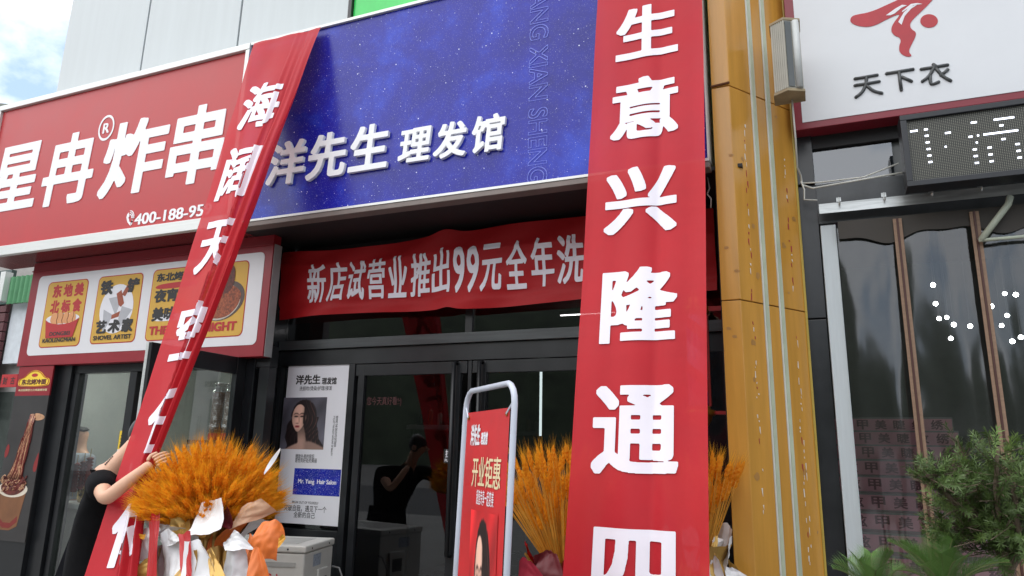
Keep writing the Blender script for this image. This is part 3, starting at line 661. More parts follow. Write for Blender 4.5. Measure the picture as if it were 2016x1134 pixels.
# open leaf, square to the front
lx = -4.42
lf = MB(); y0_, y1_ = 3.72, YL - .04; zd = 2.235
lf.box(lx - .025, lx + .025, y0_, y0_ + .13, .14, zd); lf.box(lx - .025, lx + .025, y1_ - .1, y1_, .14, zd)
lf.box(lx - .024, lx + .024, y0_ + .131, y1_ - .101, zd - .14, zd); lf.box(lx - .024, lx + .024, y0_ + .131, y1_ - .101, .14, .3)
leaf = lf.build('door', BLACK_FR, fs_, bevel=.003)
mb = MB(); mb.box(lx - .027, lx + .0, y0_ - .004, y0_ - .001, .14, zd); mb.build('edge_strip', ALU, leaf)
mb = MB(); mb.box(lx - .004, lx + .004, y0_ + .132, y1_ - .102, .302, zd - .142); mb.build('pane', GLASS_L, leaf)
mb = MB(); mb.box(-5.45, -4.18, YL - .02, YL + .06, .12, .16); mb.build('threshold', GREYBEAM, fs_)
# snack shop room
rm = thing('snack_shop_room', 'pale tiled snack shop room behind the left glass', 'room', (-5.7, 6.5, 0))
LW = mat('pale_room_wall', (.5, .53, .5), .5, var=.12, scale=2)
mb = MB(); mb.box(-7.52, -4.5, 7.5, 7.6, .13, 2.6); mb.box(-7.6, -7.52, 4.88, 7.5, .13, 2.6); mb.box(-4.52, -4.505, 5.15, 7.5, .13, 2.6); mb.build('wall', LW, rm)
mb = MB(); mb.box(-7.5, -4.5, 4.88, 7.6, 2.6, 2.65); mb.build('ceiling', mat('white_ceiling', (.6, .6, .6), .6), rm)
mb = MB(); mb.box(-7.5, -4.5, 4.79, 7.5, .122, .13); mb.build('floor', mat('grey_tile', (.3, .3, .29), .3), rm)
t = thing('linear_lamp', 'unseen white ceiling tube lamp added to brighten the left snack shop', 'lamp', (-6.3, 5.5, 2.55))  # tube lamp out of view, added to brighten the snack shop interior
mb = MB(); mb.box(-7.0, -5.6, 5.47, 5.53, 2.55, 2.598); mb.build('housing', FR, t)
mb = MB(); mb.box(-6.98, -5.62, 5.48, 5.52, 2.535, 2.549); mb.build('tube', mat('added_lamp_tube', (.8, .8, .8), .4, emit=((1, .97, .92), 60.0)), t)
t = thing('snack_counter', 'white counter inside the snack shop behind the left glass', 'counter', (-6.6, 5.1, .13))
cz = at(150, 990, 5.0).z - .05
mb = MB(); mb.box(-7.45, -5.6, 4.92, 5.22, cz, cz + .05); mb.build('counter_top', mat('white_stone', (.65, .65, .62), .3), t, bevel=.008)
mb = MB(); mb.box(-7.4, -5.65, 4.96, 5.2, .13, cz - .002); mb.build('cabinet', mat('cream_panel', (.55, .55, .5), .4), t)
MEAT = mat('glazed_red_meat', srgb(110, 32, 22), .35, var=.5, scale=30, bump=.5, bscale=60)
for i, (px_, ya, yb) in enumerate(((138, 905, 965), (152, 912, 968), (166, 908, 962), (178, 900, 958))):
    ka, kb = at(px_, ya, 5.0), at(px_ - 6, yb, 5.0); xx, zz, ln = ka.x, ka.z, ka.z - kb.z
    t = thing('meat_skewer', ('leftmost', 'second', 'third', 'rightmost')[i] + ' of the dark red meat skewers hanging in the snack shop', 'skewer', (xx, 5.0, zz - ln), 'meat skewers in the snack shop')
    mb = MB(); mb.tube([(xx, 5.0, zz + .08), (xx, 5.0, zz - ln - .05)], .004, 5); mb.build('stick', mat('bamboo', (.4, .3, .15), .6), t)
    mb = MB(); pts = []; rs = []
    for k in range(19): pts.append((xx + rnd.uniform(-.006, .006), 5.0, zz - ln * k / 18)); rs.append(.018 + .02 * abs(math.sin(k * 1.6)))
    mb.tube(pts, rs, 9); mb.build('meat', MEAT, t, smooth=True)
t = thing('drinks_fridge', 'white glass fronted fridge seen through the open shop door', 'fridge', (-4.85, 5.75, .13))
mb = MB(); mb.box(-5.25, -4.56, 5.55, 6.15, .14, 2.12); mb.build('body', mat('white_enamel', (.7, .71, .7), .3), t, bevel=.015)
mb = MB(); mb.box(-5.2, -4.61, 5.525, 5.548, .35, 1.75); mb.build('door', mat('fridge_glass', (.2, .27, .25), .08), t, bevel=.004)
CUPM = mat('brown_paper_cup', srgb(150, 120, 95), .6, var=.1, scale=60, stretch=(.1, .1, 3))
mb = MB(); mb.box(-5.3, -4.55, 5.0, 5.35, 1.52, 1.56)
sh = mb.build('shelf', BLACK_FR, None, base=(-4.9, 5.15, 1.52)); props(sh, 'black shelf carrying the stacked paper cups behind the open door', 'shelf')
cup_at = [(-5.13, 5.17), (-4.97, 5.16), (-4.80, 5.15)]
for i, (xx, yy) in enumerate(cup_at):
    t = thing('cup_stack', ('leftmost', 'middle', 'rightmost')[i] + ' stack of brown paper cups in clear bag on the black shelf', 'cups', (xx, yy, 1.562), 'stacks of paper cups')
    mb = MB(); prof = []
    for k in range(22): prof += [(.062, .02 * k), (.068, .02 * k + .012), (.066, .02 * k + .018)]
    mb.lathe(prof, (xx, yy, 1.562), 18); mb.build('cups', CUPM, t, smooth=False)
    mb = MB()
    mb.lathe([(.067, .001), (.0705, .02), (.0705, .06)], (xx, yy, 1.562), 18); mb.build('red_rim', REDINK, t)
    mb = MB(); g = random.Random(i)
    prof = [(.074 + g.uniform(-.003, .004), .07 + .04 * k) for k in range(10)] + [(.05, .48), (.07, .51), (.02, .53)]
    mb.lathe(prof, (xx, yy, 1.562), 14); mb.build('bag', glass('clear_bag', (.85, .85, .85), .12, 1.5, rough=.15, bump=.8, bscale=18, sheet=True), t, smooth=True) if 'clear_bag' not in MATS else mb.build('bag', MATS['clear_bag'], t, smooth=True)
q = at(166, 978, 5.08); q.z = cz + .052
t = thing('brass_pot', 'brass pot on the white snack shop counter', 'pot', tuple(q))
mb = MB(); mb.lathe([(.05, 0), (.065, .03), (.065, .13), (.072, .14), (.06, .14), (.06, .04)], q, 20); mb.build('pot_body', mat('brass', (.6, .42, .12), .25, .9), t, smooth=True)
mb = MB(); mb.tube([q + Vector(v_) for v_ in ((-.066, 0, .12), (-.1, 0, .11), (-.095, 0, .05), (-.066, 0, .05))], .006, 6); mb.build('handle', MATS['brass'], t)

# menu sign box above the snack shop
WP = rc4((79, 545), (520, 496), (507, 678), (52, 701), YFD)
FB = (PX0, PX1, 2.345, 3.285)
FB = (min(PX0, WP[0] - .12), -4.145, WP[2] - .1, 3.285)
fb = thing('menu_sign', 'maroon menu box sign with three mustard food cards above the snack shop', 'sign', ((FB[0] + FB[1]) / 2, YFD, FB[2]))
mb = MB(); mb.box(FB[0], FB[1] + .0, YFD, YFD + .09, FB[2], FB[3]); mb.build('box', MAROON, fb, bevel=.004)
mb = MB(); mb.box(FB[1] + .001, FB[1] + .006, YFD + .012, YFD + .1, FB[2] + .001, 3.2); mb.build('end_plate', mat('grey_end_plate', (.35, .36, .36), .4), fb)
mb = MB(); mb.box(FB[0], FB[1], YFD - .012, YFD - .001, WP[3] + .055, WP[3] + .065); mb.build('bead', MAROON, fb)
plate('white_panel', WP, YFD - .003, mat('white_panel_print', (.7, .69, .71), .4, var=.02), fb, .0028, .05)
C1 = rc4((98, 557), (176, 548), (157, 681), (75, 686), YFD); C2 = rc4((197, 545), (284, 537), (266, 673), (176, 679), YFD); C3 = rc4((303, 530), (492, 514), (478, 661), (286, 673), YFD)
def card(rect):
    e = .009
    b = plate('menu_card', rect, YFD - .0045, REDINK, fb, .0012, .05)
    plate('card_face', (rect[0] + e, rect[1] - e, rect[2] + e, rect[3] - e), YFD - .0057, YCARD, b, .001, .045); return b
YC = YFD - .0066
k1 = card(C1)
its = []
for i, ch in enumerate('东地美北标食'):
    c_, r_ = i % 3, i // 3; its.append((ch, sub(C1, .15 + c_ * .27, .37 + c_ * .27, .75 - r_ * .24, .95 - r_ * .24)))
write('lettering', its, REDINK, k1, YC, bx=.05, by=.045, res=44)
def pic(parent, name, rect, pts, k, m): return MB().prism(loc_poly(rect, YC - .0005 * k, pts), (0, .0004, 0)).build(name, m, parent)
SAUS = mat('printed_sausage', srgb(214, 150, 100), .5, var=.1, scale=20)
pic(k1, 'bowl_rim', C1, blob(.5, .42, .41, .085), 1, WHITE_PRINT)
mb = MB()
for k in range(4): mb.prism(loc_poly(C1, YC - .001 - .0004 * k, smooth_poly([(.2 + k * .15, .36), (.2 + k * .15, .47), (.27 + k * .145, .53), (.38 + k * .14, .5), (.42 + k * .14, .4), (.44 + k * .12, .34)])), (0, .0002, 0))
mb.build('noodle_rolls', SAUS, k1)
mb = MB()
for k in range(4):
    mb.tube([Vector(q) for q in loc_poly(C1, YC - .0026, [(.37 + k * .13, .51), (.38 + k * .13, .45), (.36 + k * .13, .4), (.39 + k * .13, .34)])], .0022, 4)
mb.build('outline', mat('brown_line', (.12, .05, .03), .6), k1)
pic(k1, 'bowl', C1, [(.09, .42), (.16, .385), (.28, .355), (.42, .34), (.58, .34), (.72, .355), (.84, .385), (.91, .42), (.82, .14), (.16, .14)], 9, REDINK)
write('english_lettering', [('DONGBEI', sub(C1, .25, .75, .17, .23)), ('KAOLENGMIAN', sub(C1, .1, .9, .075, .135))], DKINK, k1, YC - .0055, bx=.035, by=.02, res=36)
k2 = card(C2)
pic(k2, 'white_disc', C2, blob(.5, .5, .37, .36), 1, WHITE_PRINT)
GREYP = mat('printed_grey_blade', (.42, .42, .45), .5); BRP = mat('printed_brown_handle', srgb(150, 72, 45), .5)
for q in ([(.3, .66), (.5, .68), (.56, .55), (.5, .4)], [(.22, .5), (.42, .42), (.42, .36), (.26, .14)], [(.62, .53), (.86, .47), (.62, .2), (.58, .35)]): pic(k2, 'shovel_blade', C2, q, 2, GREYP)
for q in ([(.58, .7), (.72, .9), (.8, .87), (.66, .67)], [(.46, .72), (.56, .77), (.66, .57), (.6, .52), (.54, .55)], [(.42, .35), (.42, .41), (.6, .46), (.58, .38)]): pic(k2, 'shovel_handle', C2, q, 3, BRP)
write('lettering', [('铁', sub(C2, .08, .36, .72, .93)), ('铲', sub(C2, .68, .94, .72, .93)), ('艺', sub(C2, .1, .34, .15, .34)), ('术', sub(C2, .38, .64, .15, .34)), ('家', sub(C2, .68, .92, .15, .35))], DKINK, k2, YC - .003, bx=.05, by=.045, res=44)
write('english_lettering', [('SHOVEL ARTIST', sub(C2, .08, .92, .055, .12))], DKINK, k2, YC - .003, bx=.04, by=.02, res=36)
k3 = card(C3)
pic(k3, 'red_brush', C3, smooth_poly([(.03, .74), (.1, .79), (.5, .8), (.5, .72), (.1, .71)]), 1, REDINK)
pic(k3, 'white_brush', C3, smooth_poly([(.06, .3), (.1, .36), (.5, .36), (.5, .27), (.1, .26)]), 1, WHITE_PRINT)
write('lettering', [('东北烤冷面', sub(C3, .05, .52, .82, .94)), ('夜宵', sub(C3, .05, .3, .53, .71)), ('美味', sub(C3, .05, .3, .27, .46))], DKINK, k3, YC - .002, bx=.045, by=.04, res=44)
write('english_lettering', [('THE', sub(C3, .04, .24, .08, .2)), ('MIDNIGHT', sub(C3, .42, .94, .08, .2))], REDINK, k3, YC - .002, bx=.05, by=.03, res=40)
pic(k3, 'bowl', C3, blob(.78, .48, .2, .27, rot=-.3), 2, mat('printed_dark_bowl', (.09, .06, .05), .5))
pic(k3, 'bowl_rim', C3, blob(.76, .46, .185, .24, rot=-.3), 3, mat('printed_pale_rim', (.5, .45, .38), .5))
pic(k3, 'noodles', C3, blob(.77, .47, .175, .225, rot=-.3, wob=.02), 4, mat('printed_noodles', srgb(140, 70, 40), .5, var=.75, scale=55))
pic(k3, 'lifted_noodles', C3, smooth_poly([(.74, .55), (.76, .75), (.74, .95), (.84, .98), (.88, .85), (.86, .6)]), 5, mat('printed_lifted_noodles', srgb(92, 40, 30), .5, var=.6, scale=60))

# advert panel on the end pillar of the snack shop
AX0, AX1 = (at(30, 778, 4.6).x + at(37, 730, 4.6).x) / 2, at(96, 778, 4.6).x
AX0 = at(26, 800, 4.6).x
pl = thing('shop_pillar', 'maroon end pillar carrying the noodle advert at the snack shop', 'pillar', ((AX0 + AX1) / 2, 4.65, .12))
mb = MB(); mb.box(AX0 + .01, AX1 - .0, 4.612, 4.76, .12, FB[2] - .002); mb.build('shaft', BLACK_FR, pl)
mb = MB(); mb.box(AX1 + .001, AX1 + .18, 4.66, 4.76, .12, zt_ - .0); mb.build('black_return', BLACK_FR, pl)
AD = (AX0, AX1 + .01, at(54, 1069, 4.6).z, FB[2] - .004)
ad = thing('noodle_advert', 'tall dark advert panel with stretched noodles over a paper cup', 'advert', ((AD[0] + AD[1]) / 2, 4.6, AD[2]))
hz_ = at(60, 779, 4.6).z
plate('dark_panel', (AD[0], AD[1], AD[2], hz_), 4.596, mat('printed_charcoal', (.035, .032, .032), .35, var=.25, scale=3), ad, .014)
plate('red_header', (AD[0], AD[1], hz_, AD[3]), 4.596, MAROON, ad, .014)
HD = (AD[0], AD[1], hz_, AD[3])
bd = smooth_poly([(.1, .3), (.9, .3), (.97, .42), (.93, .58), (.8, .62), (.68, .8), (.5, .88), (.32, .8), (.2, .62), (.07, .58), (.03, .42)])
mb = MB().prism(loc_poly(HD, 4.594, bd), (0, .0015, 0)); bg_ = mb.build('badge', mat('badge_yellow', srgb(240, 205, 60), .45), ad)
MB().prism(loc_poly(HD, 4.593, blob(.5, .69, .09, .06)), (0, .0008, 0)).build('badge_dot', REDINK, bg_)
mb = MB(); mb.tube([Vector(q) for q in loc_poly(HD, 4.593, [(.5 + (x - .5) * .93, .57 + (z - .57) * .92) for x, z in bd] )] + [Vector(loc_poly(HD, 4.593, [(.5 + (bd[0][0] - .5) * .93, .57 + (bd[0][1] - .57) * .92)])[0])], .0035, 4); mb.build('badge_rim', REDINK, bg_)
write('badge_lettering', [('东北烤冷面', sub(HD, .15, .86, .37, .56))], mat('brown_ink', srgb(90, 30, 20), .5), ad, 4.5925, bx=.045, by=.04, res=44)
write('header_lettering', [('本店招牌芝士火鸡面烤冷面', sub(HD, .08, .92, .15, .23))], mat('cream_ink', (.7, .6, .35), .5), ad, 4.595, bx=.02, by=.02, res=36)
DP = (AD[0], AD[1], AD[2], hz_)
CUP = mat('printed_paper_cup', srgb(118, 76, 46), .5, var=.2, scale=6)
mb = MB(); mb.prism(loc_poly(DP, 4.5945, [(.02, .34), (.2, .315), (.5, .31), (.82, .345), (.7, .1), (.5, .07), (.25, .07), (.1, .1)]), (0, .001, 0)); cu = mb.build('paper_cup', CUP, ad)
mb = MB(); mb.prism(loc_poly(DP, 4.594, [(.12, .12), (.3, .085), (.5, .085), (.69, .13), (.68, .17), (.5, .12), (.3, .12), (.1, .17)]), (0, .0004, 0)); mb.build('red_band', mat('printed_dull_red', srgb(118, 34, 28), .5), cu)
mb = MB(); mb.prism(loc_poly(DP, 4.594, blob(.42, .345, .42, .055)), (0, .0012, 0)); mb.build('cup_rim', mat('printed_cream', (.62, .55, .45), .5), cu)
mb = MB(); mb.prism(loc_poly(DP, 4.5925, smooth_poly([(.06, .34), (.3, .3), (.6, .31), (.8, .36), (.72, .42), (.58, .45), (.3, .44), (.12, .4)])), (0, .001, 0)); mb.build('noodle_pile', mat('printed_noodle_pile', srgb(96, 36, 28), .4, var=.7, scale=34), ad)
mbs = [MB(), MB()]
for k in range(46):
    g = random.Random(k); x0_ = g.uniform(.22, .62); tx = .62 + g.uniform(-.05, .1); pts = []
    for q in range(9):
        f = q / 8; x = x0_ + (tx - x0_) * f ** .8 + .02 * math.sin(f * 9 + k); z = .42 + (.85 + g.uniform(-.03, .02) - .42) * f
        pts.append(Vector(loc_poly(DP, 4.592 - .0002 * (k % 8), [(x, z)])[0]))
    mbs[0 if g.random() < .68 else 1].tube(pts, [.009 * (1 - .45 * q / 8) for q in range(9)], 5)
for k in range(40):
    g = random.Random(100 + k); x = g.uniform(.1, .74); z = g.uniform(.33, .44); pts = [Vector(loc_poly(DP, 4.5915, [(x + .06 * math.cos(q * .9 + k), z + .014 * math.sin(q * 1.3 + k))])[0]) for q in range(5)]
    mbs[k % 2].tube(pts, .005, 4)
mbs[0].build('dark_noodles', mat('printed_red_noodle', srgb(105, 36, 30), .4, var=.4, scale=30), ad, smooth=True); mbs[1].build('pale_noodles', mat('printed_pale_noodle', srgb(190, 145, 110), .4, var=.3, scale=30), ad, smooth=True)
mb = MB(); mb.prism(loc_poly(DP, 4.5935, smooth_poly([(.62, .84), (.7, .88), (.98, .86), (.98, .83), (.75, .82)])), (0, .001, 0)); mb.build('fork_tip', MATS['printed_pale_noodle'], ad)
mb = MB(); mb.prism(loc_poly(DP, 4.5945, smooth_poly([(.86, .48), (.96, .6), (1.0, .6), (1.0, .46)])), (0, .0004, 0)); mb.build('pepper', mat('printed_chilli', srgb(130, 30, 30), .5), ad); mb = MB(); mb.prism(loc_poly(DP, 4.5945, smooth_poly([(.0, .6), (.06, .66), (.13, .64), (.12, .58), (.03, .55)])), (0, .0004, 0)); mb.build('pepper', MATS['printed_chilli'], ad)

# ------------------------------------------------------------------ neighbours at the far left
nb = thing('neighbour_shop', 'pale neighbouring shop further down the street at left edge', 'building', (-14.5, 9, 0))
mb = MB(); mb.box(-19, -11.5, 9.2, 12, .0, 6.2); mb.build('wall', mat('beige_wall', (.38, .36, .34), .7), nb)
q0, q1 = at(18, 640, 9).x, at(60, 640, 9).x
mb = MB(); mb.box(q0, q1 + 2.0, 9, 9.15, at(30, 715, 9).z, at(35, 598, 9).z); mb.build('white_panel', mat('white_wall_panel', (.62, .66, .7), .5), nb)
gz0, gz1 = at(30, 597, 8.8).z, at(30, 545, 8.8).z
mb = MB(); n_ = 60; xa_, xb_ = at(17, 570, 8.8).x, at(90, 570, 8.8).x
mb.grid(n_, 1, lambda u, v: (xa_ + (xb_ - xa_) * u, 8.8 + .04 * math.sin(u * 50), gz0 + (gz1 - gz0) * v)); mb.build('corrugated_awning', mat('green_corrugated', srgb(90, 150, 105), .4), nb, smooth=True)
mb = MB(); mb.box(xa_ - .16, xa_ - .02, 8.7, 8.85, gz0 + .05, gz1 + .1); mb.build('gutter_pipe', FR, nb)
mb = MB(); mb.box(xa_ - 2, xa_ - .17, 8.9, 9.0, gz0, gz1 + .2); mb.build('dark_glazing', mat('dark_green_glass', (.06, .09, .08), .1), nb)
mb = MB(); z_ = at(10, 598, 8.9).z
for k in range(12): mb.box(q0 - 3, q0 - .02, 8.9 - .03 * (k % 1), 8.98, z_ - .19 * (k + 1) + .02, z_ - .19 * k)
mb.build('shutter_siding', mat('maroon_siding', srgb(92, 48, 52), .6), nb, bevel=.008)
mb = MB(); mb.box(at(0, 840, 9).x - 1, -11.5, 9.12, 9.19, .1, at(30, 770, 9).z); mb.build('dark_window', mat('dark_window_glass', (.05, .06, .055), .1), nb)
p_ = at(8, 203, 9.6); mb = MB(); mb.prism([(p_.x - 3, 9.6, p_.z + .75), (p_.x + .55, 9.6, p_.z - .15), (p_.x + .55, 9.6, 6.2), (p_.x - 3, 9.6, 6.2)], (0, 1.5, 0)); mb.build('roof', mat('grey_roof', (.2, .22, .2), .8), nb)
rs_ = rc(3, 34, 745, 737, 762, 8.6)
ns = thing('red_plaque', 'small red plaque with dark characters under the neighbour white panel', 'sign', (rs_[0], 8.6, rs_[2]))
plate('plaque', rs_, 8.6, REDINK, ns, .04); write('lettering', [('封', sub(rs_, .12, .4, .2, .8)), ('古', sub(rs_, .6, .88, .2, .8))], DKINK, ns, 8.597, bx=.02, by=.02, res=36)

# ------------------------------------------------------------------ yellow pillar between the shops
py_ = 4.36
pc0, pc1 = -.53 * py_ / 5, -.4025 * py_ / 5
dirx, diry = .575, .818; wd = abs(pc1) / dirx + .004
pe = Vector((pc1 + dirx * wd, py_ + diry * wd, 0))
pi = thing('yellow_pillar', 'tall ochre yellow pillar with pale green strips between the two shops', 'pillar', (-.2, 4.6, .12))
foot = [(pc0, py_, 0), (pc1, py_, 0), (pe.x, pe.y, 0), (pe.x, 5.1, 0), (pc0, 5.1, 0)]
seams = [.12, 2.42, 3.83, 7.5]
for a, b in zip(seams, seams[1:]):
    mb = MB(); mb.prism([(x, y, a + .004) for x, y, _ in foot], (0, 0, b - a - .006)); mb.build('panel', GOLD, pi, bevel=.004)
mb = MB(); mb.prism([(x + (.004 if x < -.4 else -.012), y + (.012 if y < 5 else -.02), .12) for x, y, _ in foot], (0, 0, 7.4)); mb.build('core', mat('ochre_seam', (.2, .13, .04), .8), pi)
nrm = Vector((diry, -dirx, 0)); dv = Vector((dirx, diry, 0)); c0_ = Vector((pc1, py_, 0))
for a in (.36, .60):
    mb = MB(); mb.obox(c0_ + dv * wd * (a - .03) + nrm * .001 + Vector((0, 0, .13)), dv * wd * .075, nrm * .006, (0, 0, 7.2)); s_ = mb.build('trim_strip', mat('white_strip_edge', (.62, .64, .6), .4, var=.08), pi)
    mb = MB(); mb.obox(c0_ + dv * wd * (a - .012) + nrm * .0075 + Vector((0, 0, .13)), dv * wd * .045, nrm * .004, (0, 0, 7.2)); mb.build('strip_inlay', STRIP, s_)
mb = MB(); mb.tube([pe + nrm * .004 + Vector((0, 0, .13)), pe + nrm * .004 + Vector((0, 0, 7.3))], .008, 6); mb.build('sealant_bead', mat('yellow_sealant', (.45, .33, .06), .5), pi)
mb = [MB(), MB()]
for a, z0_, z1_, wv in ((.17, 1.2, 3.75, .02), (.82, 1.0, 3.45, .015), (.78, .9, 1.8, .01)):
    z = z1_; g = random.Random(int(a * 100))
    while z > z0_:
        h_ = g.uniform(.008, .05); o_ = a + wv * g.uniform(-1, 1) + .03 * (z - 2)* (.5 if a < .5 else .2)
        if g.random() < .62:
            p = c0_ + dv * wd * o_ + nrm * .0015 + Vector((0, 0, z)); ww = g.uniform(.003, .007)
            k = 1 if g.random() < (.45 if z > 2.2 else .1) else 0
            mb[k].prism([p + dv * (ww * g.uniform(-1, -.3)), p + dv * ww * g.uniform(.3, 1), p + dv * ww * g.uniform(.2, 1) - Vector((0, 0, h_)), p - dv * ww * g.uniform(.2, 1) - Vector((0, 0, h_ * g.uniform(.5, 1)))], nrm * .001)
        z -= h_ + g.uniform(0, .03)
mb[0].build('white_paint_flakes', mat('flaked_white', (.7, .66, .58), .8), pi); mb[1].build('red_paint_flakes', mat('flaked_red', (.35, .03, .04), .8), pi)
mb = MB(); g = random.Random(5)
for k in range(16):
    z = g.uniform(.9, 4.0); a = g.uniform(.05, .95); p = c0_ + dv * wd * a + nrm * .0009 + Vector((0, 0, z)); r_ = g.uniform(.012, .03)
    if .28 < a < .46 or .55 < a < .68: continue
    mb.prism([p + dv * (r_ * math.cos(q) * g.uniform(.5, 1)) + Vector((0, 0, r_ * math.sin(q) * g.uniform(.4, 1.1))) for q in np.linspace(0, 6.28, 9)[:-1]], nrm * .0004)
for k in range(5):
    z = (3.35, 2.75, 2.6, 2.2, 2.25)[k]; x = pc0 + (pc1 - pc0) * g.uniform(.3, .9); mb.prism([(x + .02 * math.cos(q) * g.uniform(.5, 1), py_ - .0012, z + .01 * math.sin(q)) for q in np.linspace(0, 6.28, 9)[:-1]], (0, .0006, 0))
mb.build('grime_patches', mat('brown_grime', srgb(166, 120, 58), .5, var=.1), pi)
mb = MB(); zt2 = 3.84; mb.tube([(pc0 - .004, py_ - .004, zt2), ((pc0 + pc1) / 2, py_ - .007, zt2 + .003), (pc1 + .004, py_ - .004, zt2 + .01)], .008, 6); mb.build('rust_stain', mat('rust', (.12, .045, .015), .9), pi)

# flood light box on the pillar
fl = thing('wall_floodlight', 'weathered ribbed grey light box fixed to the yellow pillar top', 'light fixture', (0, 4.5, 3.7))
fa, fb_ = at(1520, 110, 4.42), at(1578, 110, 4.42); z0_, z1_ = at(1552, 186, 4.42).z, at(1545, 42, 4.42).z
PL = [Vector((fa.x, 4.42, 0)), Vector((fa.x + .085, 4.37, 0)), Vector((fb_.x, 4.42, 0)), Vector((fb_.x, 4.56, 0)), Vector((fa.x, 4.56, 0))]
mb = MB(); mb.prism([p + Vector((0, 0, z0_ + .02)) for p in PL], (0, 0, z1_ - z0_ - .04)); mb.build('body', mat('beige_housing', (.42, .4, .34), .6, var=.15), fl, bevel=.003)
mb = MB()
for k in range(7):
    p = PL[0] + (PL[1] - PL[0]) * (k + .3) / 7.2; mb.obox(p + Vector((0, -.008, z0_ + .022)), (.006, -.003, 0), (0, .012, 0), (0, 0, z1_ - z0_ - .044))
mb.build('rib', mat('pale_rib', (.5, .49, .43), .55), fl)
mb = MB(); dq = (PL[2] - PL[1])
mb.obox(PL[1] + dq * .02 + Vector((.002, -.006, z0_ + .03)), dq * .4, (-.003, .004, 0), (0, 0, z1_ - z0_ - .06)); mb.build('lens', mat('dark_lens', (.08, .09, .09), .2), fl)
mb = MB(); mb.tube([PL[1] + dq * .72 + Vector((0, -.006, z0_ + .025)), PL[1] + dq * .72 + Vector((0, -.006, z1_ - .025))], .022, 10); mb.build('side_cover', mat('grey_cover', (.5, .52, .51), .45), fl, smooth=True)
for z in (z0_, z1_ - .02):
    mb = MB(); mb.prism([Vector((p.x + (-.006 if p.x < .03 else .006), p.y - .006, z)) for p in PL], (0, 0, .019)); mb.build('end_cap', mat('rusty_cap', (.3, .24, .15), .7, var=.3), fl, bevel=.003)
cb = MB(); cx_ = (fa.x + fb_.x) / 2 + .012
cb.tube([(cx_, 4.5, z0_), (cx_ + .004, 4.56, z0_ - .25), (cx_ + .002, 4.66, z0_ - .4), (.035, 4.72, 3.3), (.04, 4.74, 3.24), (.1, 4.72, 3.2), (.3, 4.72, 3.215), (.62, 4.7, 3.23)], .006, 6)
cb.tube([(.035, 4.73, 3.26), (.05, 4.73, 3.2), (.045, 4.72, 3.13), (.12, 4.7, 3.11)], .005, 6)
cb.tube([(.04, 4.74, 3.25), (.15, 4.72, 3.235), (.4, 4.73, 3.24), (.6, 4.72, 3.3)], .005, 6)
o = cb.build('cable', mat('white_cable', (.5, .5, .46), .5), None, smooth=True, base=(.04, 4.7, 3.1)); props(o, 'thin grey cables running from the floodlight to the screen', 'cable')
cb = MB(); q = at(1392, 330, 4.5); cb.tube([(q.x, 4.5, 3.29), (q.x + .01, 4.5, 3.2), (q.x - .005, 4.49, 3.16), (q.x + .02, 4.48, 3.12), (q.x + .015, 4.48, 3.06)], .005, 5)
o = cb.build('cable', MATS['white_cable'], None, smooth=True, base=(q.x, 4.5, 3.06)); props(o, 'short white cable end dangling under the blue sign corner', 'cable')

# barber pole
bx_ = at(1372, 700, 4.6).x; zb0, zb1 = at(1388, 800, 4.6).z, at(1388, 620, 4.6).z
bp_ = thing('barber_pole', 'gold capped blue and white barber pole behind the right red banner', 'barber pole', (bx_, 4.6, zb0 - .15))
BRASS = mat('satin_gold', srgb(170, 120, 50), .3, .7)
def spiral(name):
    m = bpy.data.materials.new(name); m.use_nodes = True; t = m.node_tree; n = t.nodes; l = t.links; b = n['Principled BSDF']; b.inputs['Roughness'].default_value = .15
    c = n.new('ShaderNodeTexCoord'); sp = n.new('ShaderNodeSeparateXYZ'); l.new(c.outputs['Object'], sp.inputs[0])
    at2 = n.new('ShaderNodeMath'); at2.operation = 'ARCTAN2'; l.new(sp.outputs[1], at2.inputs[0]); l.new(sp.outputs[0], at2.inputs[1])
    ml = n.new('ShaderNodeMath'); ml.operation = 'MULTIPLY_ADD'; ml.inputs[1].default_value = 1 / 6.2832; l.new(at2.outputs[0], ml.inputs[0])
    mz = n.new('ShaderNodeMath'); mz.operation = 'MULTIPLY'; mz.inputs[1].default_value = 3.3; l.new(sp.outputs[2], mz.inputs[0]); l.new(mz.outputs[0], ml.inputs[2])
    fr = n.new('ShaderNodeMath'); fr.operation = 'FRACT'; l.new(ml.outputs[0], fr.inputs[0])
    r = n.new('ShaderNodeValToRGB'); r.color_ramp.interpolation = 'CONSTANT'; e = r.color_ramp.elements; e[0].color = (.35, .36, .75, 1); e[1].position = .45; e[1].color = (.02, .02, .3, 1); q = e.new(.75); q.color = (.4, .02, .03, 1)
    l.new(fr.outputs[0], r.inputs[0]); l.new(r.outputs[0], b.inputs['Base Color']); return m
mb = MB(); mb.lathe([(.062, zb0), (.062, zb1)], (bx_, 4.6, 0), 24)
mb.build('striped_cylinder', spiral('spiral_stripes'), bp_, smooth=True)
mb = MB(); mb.lathe([(.068, zb1), (.085, zb1 + .01), (.09, zb1 + .03), (.09, zb1 + .05), (.075, zb1 + .06), (.07, zb1 + .09), (.05, zb1 + .13), (.015, zb1 + .155), (.012, zb1 + .18)], (bx_, 4.6, 0), 24); mb.build('top_cap', BRASS, bp_, smooth=True)
mb = MB(); mb.lathe([(.01, zb0 - .16), (.04, zb0 - .14), (.075, zb0 - .09), (.082, zb0 - .06), (.1, zb0 - .055), (.1, zb0 - .025), (.075, zb0 - .02), (.07, zb0)], (bx_, 4.6, 0), 24); mb.build('bottom_cap', BRASS, bp_, smooth=True)
